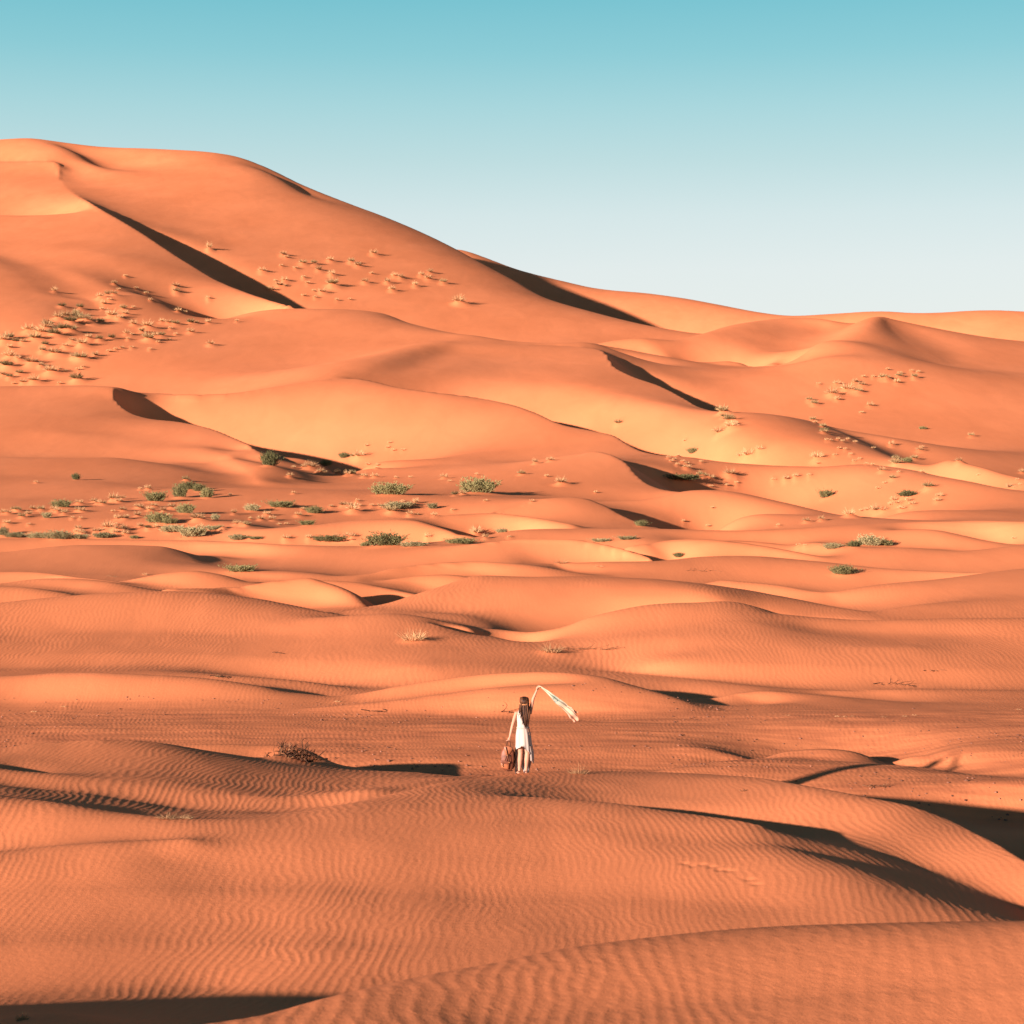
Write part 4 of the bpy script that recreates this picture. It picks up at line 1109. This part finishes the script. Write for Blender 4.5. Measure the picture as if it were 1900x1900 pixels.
# ------------------------------------------------------------------ shrubs, one by one: (x, y of the base, width, height) in photo pixels
def conv(lst, ox, oy, f):
    return [(ox + a[0] * f, oy + a[1] * f) + tuple(v * f for v in a[2:4]) + tuple(a[4:]) for a in lst]
K1_ = .2526; K2_ = .2421
SHRUBS = conv([
 (555,122,52,48,'small round green shrub alone on the smooth left dune shoulder'),
 (1130,288,135,85,'dark green shrub left of the big crescent clump, with a deep shadow'),
 (1320,256,95,95,'pale green front bush of the crescent clump below the dark dune nose'),
 (1385,195,120,58,'back bush of the crescent clump, half hidden at its top'),
 (1465,208,75,55,'slim middle bush on the right arm of the crescent clump'),
 (1520,256,75,75,'dark right end bush of the crescent clump, standing before its shadow'),
 (445,328,125,58,'low dark green shrub on the left, in line above the row of straw tufts'),
 (1362,372,112,72,'upright dark shrub right of centre of the left scrub flat, above the wide low one'),
 (1158,446,150,78,'wide dark green shrub in the middle of the left scrub flat'),
 (1245,450,90,50,'lower right neighbour joined to the wide dark green shrub'),
 (338,405,62,50,'small green shrub among straw tufts near the left edge of the flat',1),
 (1262,510,135,55,'spreading pale shrub just behind the tall feathery bush at the dune lip',1),
 (1400,556,185,92,'tall feathery pale bush at the dune lip below the scrub flat',1),
 (1560,495,92,40,'small pale shrub right of the tall feathery bush',1),
 (1850,352,95,50,'pale shrub at the right end of the left flat, beside tiny pale stones',1),
 (1582,414,52,42,'small lone pale shrub with a thin shadow, centre right of the left flat',1),
 (20,534,66,62,'pale bush cut by the left picture edge at the dune lip',1),
 (102,550,125,40,'low pale bush second from the left along the dune lip',1),
 (270,552,125,48,'low greyish bush third from the left along the dune lip',1),
 (420,560,165,62,'broad pale green bush, fullest of the row along the dune lip',1),
 (570,556,125,42,'thin pale bush right of the broad one along the dune lip',1),
 (755,552,135,42,'low pale bush under the heap of straw tufts at the dune lip',1),
 (985,554,55,26,'tiny dark bush alone at the dune lip, centre of the left flat'),
 (1740,570,115,42,'pale low bush at the dune lip left of the two dark lip bushes',1),
 (1868,566,85,28,'flat dark bush at the dune lip beside a shadow streak'),
],0,860,K1_)
SHRUBS += conv([
 (78,182,112,100,'tall dark green shrub at the foot of the crescent shadow on the left dune'),
 (625,126,66,42,'small dark shrub beside a straw mound on the open middle slope'),
 (492,182,66,46,'small green shrub at the right end of a straw mound below the crescent shadow'),
 (965,396,235,88,'large dark green shrub on the open sand left of centre'),
 (1612,384,235,110,'largest dark green shrub on the open sand, on a sandy hummock near the centre'),
 (150,490,165,58,'green shrub on a small rise right of the left flat'),
 (405,530,105,52,'green shrub with two dark shadow streaks to its right'),
 (1272,496,62,48,'small pale shrub right of the long pale one, with a pointed shadow',1),
 (1015,500,165,58,'long pale green shrub below the large dark one on the open sand',1),
 (348,616,98,44,'small dark shrub on the smooth ridge in front of the green rise'),
 (515,742,195,45,'low green shrub behind the ridge, left of the tallest lip bush'),
 (925,772,240,100,'tallest and fullest bush on the dune lip at centre left'),
 (1135,772,165,42,'low pale bush touching the right side of the fullest lip bush',1),
 (782,768,62,36,'little dark bush touching the left side of the fullest lip bush'),
 (1480,752,190,46,'low dark green shrub on the lip left of the centre line'),
 (1785,668,76,34,'small pale shrub above the lip near the centre line',1),
],480,820,K1_)
SHRUBS += [(443,1064,48,15,'bright green low bush alone behind the rippled dunes at left'),
 (1564,1068,38,17,'small green bush alone on the smooth sand at right, pointed shadow'),
 (1113,1007,30,8,'pale low bush peeping over the dark rippled dune, left one of a pair',1),(1162,1003,30,9,'pale low bush on flat sand, right one of the pair behind the dark rippled dune',1),
 (1259,1036,17,8,'small green bush in the hollow beside a long dark shadow at centre right'),
 (1286,842,20,10,'dark green bush standing inside the long curved shadow at centre right'),
 (1262,898,62,13,'dark olive scrub lying in the shaded bowl under the pointed dune'),
 (1190,977,20,11,'dark bush in the narrow shadow of the small dune left of the dead twigs')]
SHRUBS += conv([
 (370,88,60,32,'dark shrub at the head of the diagonal shadowed gully at right'),
 (1010,322,66,36,'green shrub at the low end of the gully beside pale tufts at right'),
 (1125,70,50,22,'tiny green shrub alone in the smooth bowl at right'),
 (375,602,92,72,'round dark green shrub alone on open sand, right of centre'),
 (1005,590,110,52,'green shrub at the top of the straw clump at right'),
 (435,990,125,45,'long low end of the biggest right-hand bush, trailing left down the lip',1),
 (600,972,90,50,'left shoulder of the biggest bush on the right lip'),
 (715,968,160,84,'biggest pale green bush on the lip of the right-hand dune',1),
 (820,968,120,52,'right shoulder of the biggest bush on the right lip')],1440,780,K2_)
SHRUBS += conv([(360,980,60,32,'dark green shrub on the gully edge under the straw tufts at far right')],1440,560,K2_)[:0]
for a in SHRUBS:
    shrub(*a[:5], pale=len(a) > 5)

# ------------------------------------------------------------------ dry grass on its hummocks
S_, M_, B_ = (38, 20), (62, 36), (104, 60)
def tl(lst, ox, oy, f, label, group, olive=(), wisp=False, **kw):
    for i, a in enumerate(lst):
        w, h = {0: S_, 1: M_, 2: B_}[a[2] if len(a) > 2 else 0]
        j = RNG.uniform(.85, 1.15)
        tuft(ox + a[0] * f, oy + a[1] * f, w * f * j, h * f * RNG.uniform(.9, 1.1), label, group, olive=RNG.random() < (kw.get('pol', .3)), wisp=wisp, mound=kw.get('mound', .45))
tl([(430,452,2),(480,440,2),(520,480,2),(560,445,2),(600,470,2),(645,482,2),(350,505,2),(300,560,2),(210,545,2),(255,605,2),(400,575,2),(460,540,2),(520,545,2),(340,530,2),(20,625,2),(110,622,1),(170,625,1),(60,600,2),(330,645,1),(70,665,1),(560,412,1),(740,475,1)],
   0, 480, K1_, 'straw and olive tuft in the dense tangle near the left picture edge, high on the slope', 'tufts of the dense tangle on the left slope', pol=.55)
tl([(480,655,1),(600,645,2),(530,612,1),(650,592,1),(730,605,1),(310,688,1),(400,712,2),(70,735,2),(130,748,1),(230,782,2),(300,800,1),(50,806,2),(15,785,1),(140,850,1),(370,850,2),(430,818),(480,832),(560,908,2),(250,918,2),(170,920,1),(20,862,1),(70,880,1),(590,750,2),(540,735,1),(700,722,1),(570,822),(610,805),(100,925),(440,925)],
   0, 480, K1_, 'straw tuft scattered below the dense tangle, just above the left dune crest', 'tufts scattered below the dense tangle', pol=.4)
tl([(400,248,1),(455,360,1),(590,372,1),(840,195,1),(920,138),(1000,225),(1075,263),(1105,312),(735,292,1),(790,270,1),(835,272,1),(760,345,1),(805,312),(905,378,1),(980,365),(820,440,2),(875,452,1),(920,418,1),(870,235),(750,378)],
   0, 480, K1_, 'tuft in the thin scatter above and right of the dense tangle on the left slope', 'tufts above the dense tangle', pol=.3)
tl([(1290,215,1),(1295,252,1)], 0, 480, K1_, 'one of the two stacked tufts alone at the middle of the left slope', 'pair of stacked tufts on the left slope')
tl([(980,492,1),(1080,518,2),(1040,545,1),(1140,575,1),(1190,575,1),(1090,605,2),(930,562,1),(970,565),(820,593,1),(940,600),(850,672),(965,660),(1100,672),(1190,472,1),(1240,482,1),(1290,488,1),(1400,480,1),(1445,477),(1530,477,1),(1250,520),(1400,550,1),(1290,562),(1240,602),(1310,398,1),(1530,302),(1160,622),(895,662),(800,690),(1360,402)],
   0, 480, K1_, 'straw tuft in the loose drift reaching right along the foot of the left slope', 'tufts along the foot of the left slope', pol=.35)
tl([(1545,640,1)], 0, 480, K1_, 'single pale tuft on a hummock, alone on the bright slope right of the drift', None)
tl([(1740,467)], 0, 480, K1_, 'tiny tuft at the right tip of the drift below the long shadow', None)
tuft(388,464,13,13,'lone tuft beside the upper edge of the long dark shadow on the highest dune',None)
tl([(25,418,1),(180,298,1),(205,315),(325,362,1),(405,362,1),(440,408,1),(525,340,1),(535,443,1),(540,525,2),(190,490,1),(150,523,1),(188,527),(90,555,1),(330,462),(165,378),(270,392),(680,352,1),(730,378,1),(830,432),(330,597),(415,610),(465,575,1),(405,562),(360,503),(125,490),(60,538)],
   480, 400, K1_, 'tuft in the left half of the scatter on the steep face of the highest dune', 'tufts on the left half of the highest dune face', pol=.4)
tl([(845,293,1),(1000,455,1),(1045,468,1),(780,500,1),(945,500,1),(980,558,1),(1150,525,1),(1195,450,1),(1245,472,1),(1260,427,1),(1355,503,1),(575,627),(670,624)],
   480, 400, K1_, 'tuft in the right half of the scatter on the steep face of the highest dune', 'tufts on the right half of the highest dune face', pol=.4)
tl([(1470,655,2)], 480, 400, K1_, 'sandy hummock tuft alone low on the right of the highest dune face', None)
tl([(325,637),(465,642,1),(605,624,1),(655,652,1),(540,692,2),(600,697,1),(632,703,1),(430,725,2),(470,762,1),(255,765,1),(290,793,1),(745,584),(670,585)],
   1440, 560, K2_, 'tuft in the right-hand group below the star-shaped dune', 'tufts below the star-shaped dune', pol=.3)
tl([(280,918,1),(360,965,1),(300,930)], 1440, 560, K2_, 'tuft on the edge of the shadowed gully at right', 'tufts on the gully edge', pol=.6)
tl([(815,595,1),(850,602,1),(940,582,1),(925,630,1),(1060,592,1),(1090,547),(950,557),(855,528),(1040,540)], 1440, 560, K2_, 'small tuft in the faint group right of the star dune spur', 'faint tufts right of the star dune spur', pol=.6)
tl([(720,805,1),(655,857)], 1440, 560, K2_, 'tiny tuft with a dark shadow in the smooth bowl at right', 'tiny tufts in the smooth bowl')
tl([(365,102,1),(385,158),(412,162),(475,152),(510,168),(550,153),(605,173),(485,223),(530,228),(570,268),(600,323),(690,342),(740,345),(640,305),(745,218),(450,275)],
   1440, 780, K2_, 'pale tuft scattered along the shadowed gully at right', 'pale tufts along the gully', pol=.05)
tl([(310,310,2)], 1440, 780, K2_, 'broad low straw mound left of the gully foot', None)
tl([(320,340)], 1440, 780, K2_, 'tiny tuft just in front of the broad straw mound', None)
tl([(915,302,1),(915,355,2),(1060,302,1)], 1440, 780, K2_, 'straw tuft beside the green shrub at the gully end', 'tufts at the gully end')
tl([(885,200,1)], 1440, 780, K2_, 'small dark tuft on open sand above the gully end', None)
tl([(1115,214),(1100,240,1),(1495,130,1),(1400,324,1),(810,398,1),(890,455,1),(830,488),(1120,402),(1550,432),(150,450,1),(75,468,1),(255,432),(940,405),(780,530)],
   1440, 780, K2_, 'lone small tuft dotted on the low dunes at right', 'lone tufts dotted on the right-hand low dunes', pol=.1)
tl([(1160,532,2)], 1440, 780, K2_, 'plump pale tuft with a wedge-shaped shadow right of the straw clump', None)
tl([(1250,595,1),(1235,628,1)], 1440, 780, K2_, 'low flat tuft of the pair under the plump pale tuft', 'pair of flat tufts at right')
tl([(970,592,1),(900,622,1),(930,652,1),(880,662,1),(960,692,1),(1040,658,1),(1010,632,1),(700,702,1),(770,712,2),(820,705,1),(740,692,1),(650,700)],
   1440, 780, K2_, 'reddish straw tuft of the clump trailing below the green shrub at right', 'straw clump at right', pol=.0)
tl([(560,745,2)], 1440, 780, K2_, 'tuft at the tip of the dark triangular shadow at right', None)
tl([(345,772,1),(230,784,1),(1790,524,1),(1830,520),(1870,503),(1890,408,1),(1848,462),(170,965),(225,968),(1820,918),(15,812)], 1440, 780, K2_, 'little tuft near the ridge lines at far right', 'little tufts at far right', pol=.1)
tl([(240,382,1),(130,400,1),(30,482,1),(215,498),(320,555,2),(735,115,1),(105,680),(575,615)], 960, 760, K1_, 'pale tuft on the lit slope left of the pointed dune', 'pale tufts left of the pointed dune', pol=.15)
tl([(1130,385),(1155,375),(1215,388),(1245,403),(1245,438,1),(1350,392),(1110,362),(1180,345),(1175,412)], 960, 760, K1_, 'bright tiny tuft between the two dark shadows at centre right', 'bright tufts between the two shadows', pol=0)
tl([(1640,363,1),(1690,362,2),(1780,318,1),(1880,527),(1430,737),(1220,833),(1400,864),(1610,547),(1540,567),(1230,242)], 960, 760, K1_, 'small tuft right of the paired shadows, centre right', 'small tufts right of the paired shadows', pol=.2)
tl([(1480,190,2),(1570,150,2),(1555,98,2),(1505,35,2),(1515,62,1),(1475,12,1),(1590,120,1)], 960, 760, K1_, 'straw tuft in the upright string at the lower end of the long slip-face shadow', 'string of tufts at the end of the slip-face shadow', pol=.2)
tl([(1370,500,1),(1420,515,1),(1560,495,2),(1420,575),(1340,492,1),(1150,520,1),(1210,530,1)], 960, 760, K1_, 'tuft at the edge of the shaded bowl under the pointed dune', 'tufts of the shaded bowl', pol=.5)
tl([(690,288,1),(835,284,2),(760,306,1),(900,265,1),(720,302,1),(870,290,1)], 0, 860, K1_, 'straw tuft of the short row left of the dark shrub pair, upper left flat', 'short straw row of the left flat', pol=.1)
tl([(580,302,1),(600,358,1),(570,352,1),(900,352,1),(830,358),(130,355,1),(60,374,1),(25,372,1),(160,400,1),(240,342,1),(420,362,1),(470,376,1),(395,350,1),(110,350,1),(210,385,1),(300,350,1)],
   0, 860, K1_, 'straw tuft in the line crossing the far left of the scrub flat', 'straw line at the far left of the scrub flat', pol=.2)
tl([(1010,390,1),(1030,336,1),(1100,350,1),(1130,322,1),(1200,355,1),(1260,332,1),(1285,342),(1010,330,1),(530,408),(590,410),(900,415,1),(860,415,1),(925,408,1),(850,455),(1240,388),(1145,415)],
   0, 860, K1_, 'straw tuft between the dark shrubs of the left scrub flat', 'tufts between the dark shrubs', pol=.15)
tl([(790,492,2),(880,505,2),(840,500,1),(920,528,1),(850,520,1),(700,512,1),(745,505,1),(570,515,1),(600,525,1),(575,490,1),(905,495,1)],
   0, 860, K1_, 'reddish straw tuft in the heap above the dune lip at left', 'straw heap above the left dune lip', pol=.0)
tl([(1030,472,1),(1090,485,1),(1150,480,1),(1450,425,2),(1430,400,1),(1470,482,1),(1620,485,1),(1640,485),(1780,455,1),(1810,462,1),(1735,452,1),(1720,375,1),(1840,412),(1515,520),(210,455),(50,448,1),(1030,195),(1085,195,1),(1365,132,1),(1385,130),(265,145),(1690,238)],
   0, 860, K1_, 'stray tuft on the right side of the left scrub flat', 'stray tufts of the left flat', pol=.2)
tl([(740,128,2),(700,122,1)], 480, 820, K1_, 'broad straw mound right of the small dark shrub on the middle slope', 'straw mound on the middle slope')
tl([(385,206,2),(255,193),(330,200,1),(460,235,1),(490,232),(580,243,1),(650,250,1),(690,248,1),(770,265,1),(850,265,1),(1010,270),(1115,268),(430,232)],
   480, 820, K1_, 'straw tuft in the curved line under the foot of the crescent shadow', 'curved line of straw tufts', pol=.1)
tl([(1360,272,1),(1400,297),(1600,247),(640,217),(800,172),(870,182),(868,197),(790,35),(960,15),(945,52),(990,72),(1060,70),(230,262,1),(725,440),(1665,438),(255,383),(1425,508)],
   480, 820, K1_, 'tiny tuft dotted on the smooth middle slope', 'tiny tufts dotted on the middle slope', pol=0)
tl([(620,476,1),(660,478,1),(530,482),(690,520,2),(975,525,2),(1110,545,1),(1160,540),(1290,548,1),(1155,455,1),(1060,442),(1130,475,1),(1100,478,1),(890,476),(830,474),(740,474),(60,542,1),(290,550,1),(15,578,1),(100,578,1),(320,500),(275,480)],
   480, 820, K1_, 'straw tuft in the broken line across the middle flat', 'broken line of straw tufts on the middle flat', pol=.1)
tl([(200,722,1),(372,716,1),(575,712,1),(620,715,1),(690,712,1),(655,702,1),(1240,722,1),(1600,690,2),(1665,712,1),(1840,705),(1440,398,1),(1500,392,1),(1690,372,1),(150,612),(205,608)],
   480, 820, K1_, 'straw tuft beside the middle lip bushes', 'straw tufts beside the middle lip bushes', pol=.1)
tuft(1040,1047,30,14,'bright straw tuft on the dark rippled slope right of centre',None,wisp=True,mound=.2)
tuft(1113,1053,22,6,'faint row of straw stalks below the dark rippled slope',None,wisp=True,mound=.1)
tuft(269,1067,12,8,'small spiky straw plant behind the rippled dunes at far left',None,wisp=True,mound=.1)
for p_ in ((212,1071),(202,1070)):
    tuft(p_[0],p_[1],10,4,'tiny straw wisp left of the small spiky plant','tiny straw wisps at far left',wisp=True,mound=.1)
tuft(766,1191,58,34,'large wind-blown straw tuft with a dark side, left of the small slip face',None,wisp=True,mound=.12)
tuft(775,1190,30,20,'dense heart of the wind-blown straw tuft left of the small slip face',None,mound=.1)
tuft(1022,1212,56,28,'pale straw tuft at the left end of the dead branch on the bright dune',None,wisp=True,mound=.12)
tuft(1075,1437,44,26,'thin upright straw grass on the crest right of the woman',None,wisp=True,mound=.02)
tuft(312,1517,50,13,'sparse straw stalks behind the low ridge at left',None,wisp=True,mound=.0)
tuft(345,1517,34,9,'shorter sparse straw stalks right of the others behind the low ridge',None,wisp=True,mound=.0)
tuft(42,1893,26,16,'small dark grass sprig in the shadow at the bottom left corner',None,olive=True,mound=.05)
for k_, p_ in enumerate(((1461,1329),(1553,1331),(1567,1332),(1582,1331),(1640,1332),(1678,1331),(1696,1329),(1890,1318),(62,1322),(118,1313),(403,1256),(626,1303))):
    tuft(p_[0], p_[1], 12, 4, 'tiny green sprig in the string on the gravel flat', 'tiny sprigs on the gravel flat', olive=True, mound=.1, cat='sprig')

plant_tufts()

# ------------------------------------------------------------------ dead wood
def branch(rs, p, d, L_, r, depth, out, curl=.25):
    n = 5; pts = [np.array(p, float)]; d = np.array(d, float); d /= np.linalg.norm(d)
    for k in range(n):
        d = d + rs.normal(0, curl, 3) + np.array([0, 0, -.03]); d /= np.linalg.norm(d)
        pts.append(pts[-1] + d * L_ / n)
        if depth and k > 0 and rs.rand() < .75:
            branch(rs, pts[-1], d + rs.normal(0, .8, 3), L_ * rs.uniform(.35, .6), r * .55, depth - 1, out, curl)
    out.append((pts, [r * (1 - .75 * i / n) for i in range(n + 1)]))

def brush_pile():
    x, y, z = at(530, 1399, 38, 44)
    y += .12; z = float(ground_z(x, y)) - .05
    rs = np.random.RandomState(77)
    root = link(bpy.data.objects.new('dead_brush', None)); root.location = (x, y, z)
    tag(root, 'heap of dead brown brushwood lying behind the rippled dune crest left of the woman', 'brushwood')
    out = []
    for i in range(90):
        px_ = rs.uniform(-.52, .52); hgt = .52 * (1 - abs(px_ - .04) / .62)
        p = (px_, rs.uniform(-.18, .18), rs.uniform(0, max(.02, hgt * .55)))
        d = (rs.uniform(-.2, 1.0), rs.uniform(-.5, .5), rs.uniform(-.25, .6))
        branch(rs, p, d, rs.uniform(.2, .42), rs.uniform(.012, .026), 1, out, .22)
    V, F = gather([tube(a, b, 4) for a, b in out])
    mesh_np('branches', V, F, M_DEAD, root, smooth=False)
    out = []
    for i in range(130):
        px_ = rs.uniform(-.46, .5); hgt = .58 * (1 - abs(px_ - .04) / .60)
        p = (px_, rs.uniform(-.1, .15), rs.uniform(0, max(.03, hgt * .8)))
        branch(rs, p, (rs.uniform(-.3, 1), rs.uniform(-.6, .6), rs.uniform(-.3, .5)), rs.uniform(.12, .25), .012, 0, out, .3)
    V, F = gather([tube(a, b, 4) for a, b in out])
    mesh_np('twigs', V, F, M_DEAD, root, smooth=False)
    parts = []
    for i in range(40):
        a = rs.uniform(-.5, .45)
        parts.append(blade_strip(rs, (a, rs.uniform(-.25, .1), .02), (rs.uniform(-.5, .8), rs.uniform(-.7, .2), rs.uniform(.1, .9)), rs.uniform(.12, .34), .012, .6))
    for i in range(4):
        parts.append(blade_strip(rs, (-.12 + .08 * i, 0, .25), (rs.uniform(-.2, .2), 0, 1), rs.uniform(.2, .32), .009, .5))
    V, F = gather(parts); mesh_np('dry_stalks', V, F, M_STRAW, root, smooth=False)
    MOUNDS.append((x - .05, y + .05, .62, .13))
brush_pile()

def dead_branch(px, py, span, label, seed, n=7):
    x, y, z = at(px, py); rs = np.random.RandomState(seed)
    W = size_at(span, y); out = []
    for i in range(n):
        a = -W / 2 + W * (i + .5) / n
        branch(rs, (a, rs.normal(0, .1), .03), (1, rs.normal(0, .5), rs.uniform(-.02, .12)), W / n * 1.5, .016, 1, out, .18)
    V, F = gather([tube(a, b, 4) for a, b in out])
    o = mesh_np('dead_branch', V, F, M_DEAD, None, smooth=False); o.location = (x, y, float(ground_z(x, y)) + .01)
    tag(o, label, 'dead branch', None)
dead_branch(1085, 1206, 100, 'long dead branch lying right of the pale straw tuft on the bright dune', 5)
dead_branch(1300, 1060, 64, 'dark dead twigs scattered on the smooth sand right of centre', 6, 6)
dead_branch(1650, 1272, 70, 'thin dead twigs on the pale slope at right, above the gravel flat', 7, 5)
dead_branch(1730, 1247, 45, 'faint twigs higher on the pale slope at far right', 8, 4)
dead_branch(1620, 1461, 55, 'small dark twigs on the rippled ridge at right', 9, 4)
dead_branch(930, 1324, 42, 'thin dark twigs on the flat left of the scarf', 10, 3)
dead_branch(1060, 1340, 16, 'short dark stick on the flat under the end of the scarf', 11, 2)
dead_branch(690, 1320, 60, 'thin dark twigs on the flat far left of the woman', 12, 3)
dead_branch(400, 1256, 30, 'little dry twigs on the crest of the low dune at left', 13, 3)
dead_branch(508, 1213, 16, 'single short dark stick on the big left dune', 14, 2)
dead_branch(1375, 1470, 14, 'tiny dark stick on the near dune crest right of the woman', 15, 2)

# a short broken line of old prints on the near dune
for px_, py_ in ((1268,1604),(1283,1608),(1300,1606),(1318,1610),(1334,1616),(1352,1618),(1388,1634),(1400,1644)):
    x_, y_, z_ = at(px_, py_); MOUNDS.append((x_, y_, .075, -.014))

# pale stones and dark crumbs strewn over the gravel flat
def pebbles():
    rs = np.random.RandomState(4); V = []; F = []
    for i in range(2600):
        y = rs.uniform(44.5, 61); x = rs.uniform(-.3, .3) * y
        if rs.rand() > .25 + .75 * (math.sin(y * 2.1 + .12 * x) > .2): continue
        r = rs.uniform(.012, .034) * (1.6 if rs.rand() < .03 else 1)
        z = float(ground_z(x, y)); o = len(V)
        a = rs.uniform(0, 3.14); ca, sa = math.cos(a), math.sin(a)
        for sx, sy, sz in ((-1,-1,-.4),(1,-1,-.4),(1,1,-.4),(-1,1,-.4),(-.6,-.5,.7),(.5,-.6,.6),(.6,.5,.75),(-.5,.6,.6)):
            X_, Y_ = r * sx * rs.uniform(.8, 1.5), r * sy * rs.uniform(.7, 1.1)
            V.append((x + X_ * ca - Y_ * sa, y + X_ * sa + Y_ * ca, z + r * sz))
        F += [(o+0,o+1,o+5,o+4),(o+1,o+2,o+6,o+5),(o+2,o+3,o+7,o+6),(o+3,o+0,o+4,o+7),(o+4,o+5,o+6,o+7)]
    o = mesh_np('gravel', V, F, plain_mat('dark_gravel', (.24, .11, .07), noise=.6, scale=.8), None, smooth=False)
    o['kind'] = 'stuff'; tag(o, 'dark reddish gravel strewn over the flat behind the woman', 'gravel')
pebbles()
build_ground()
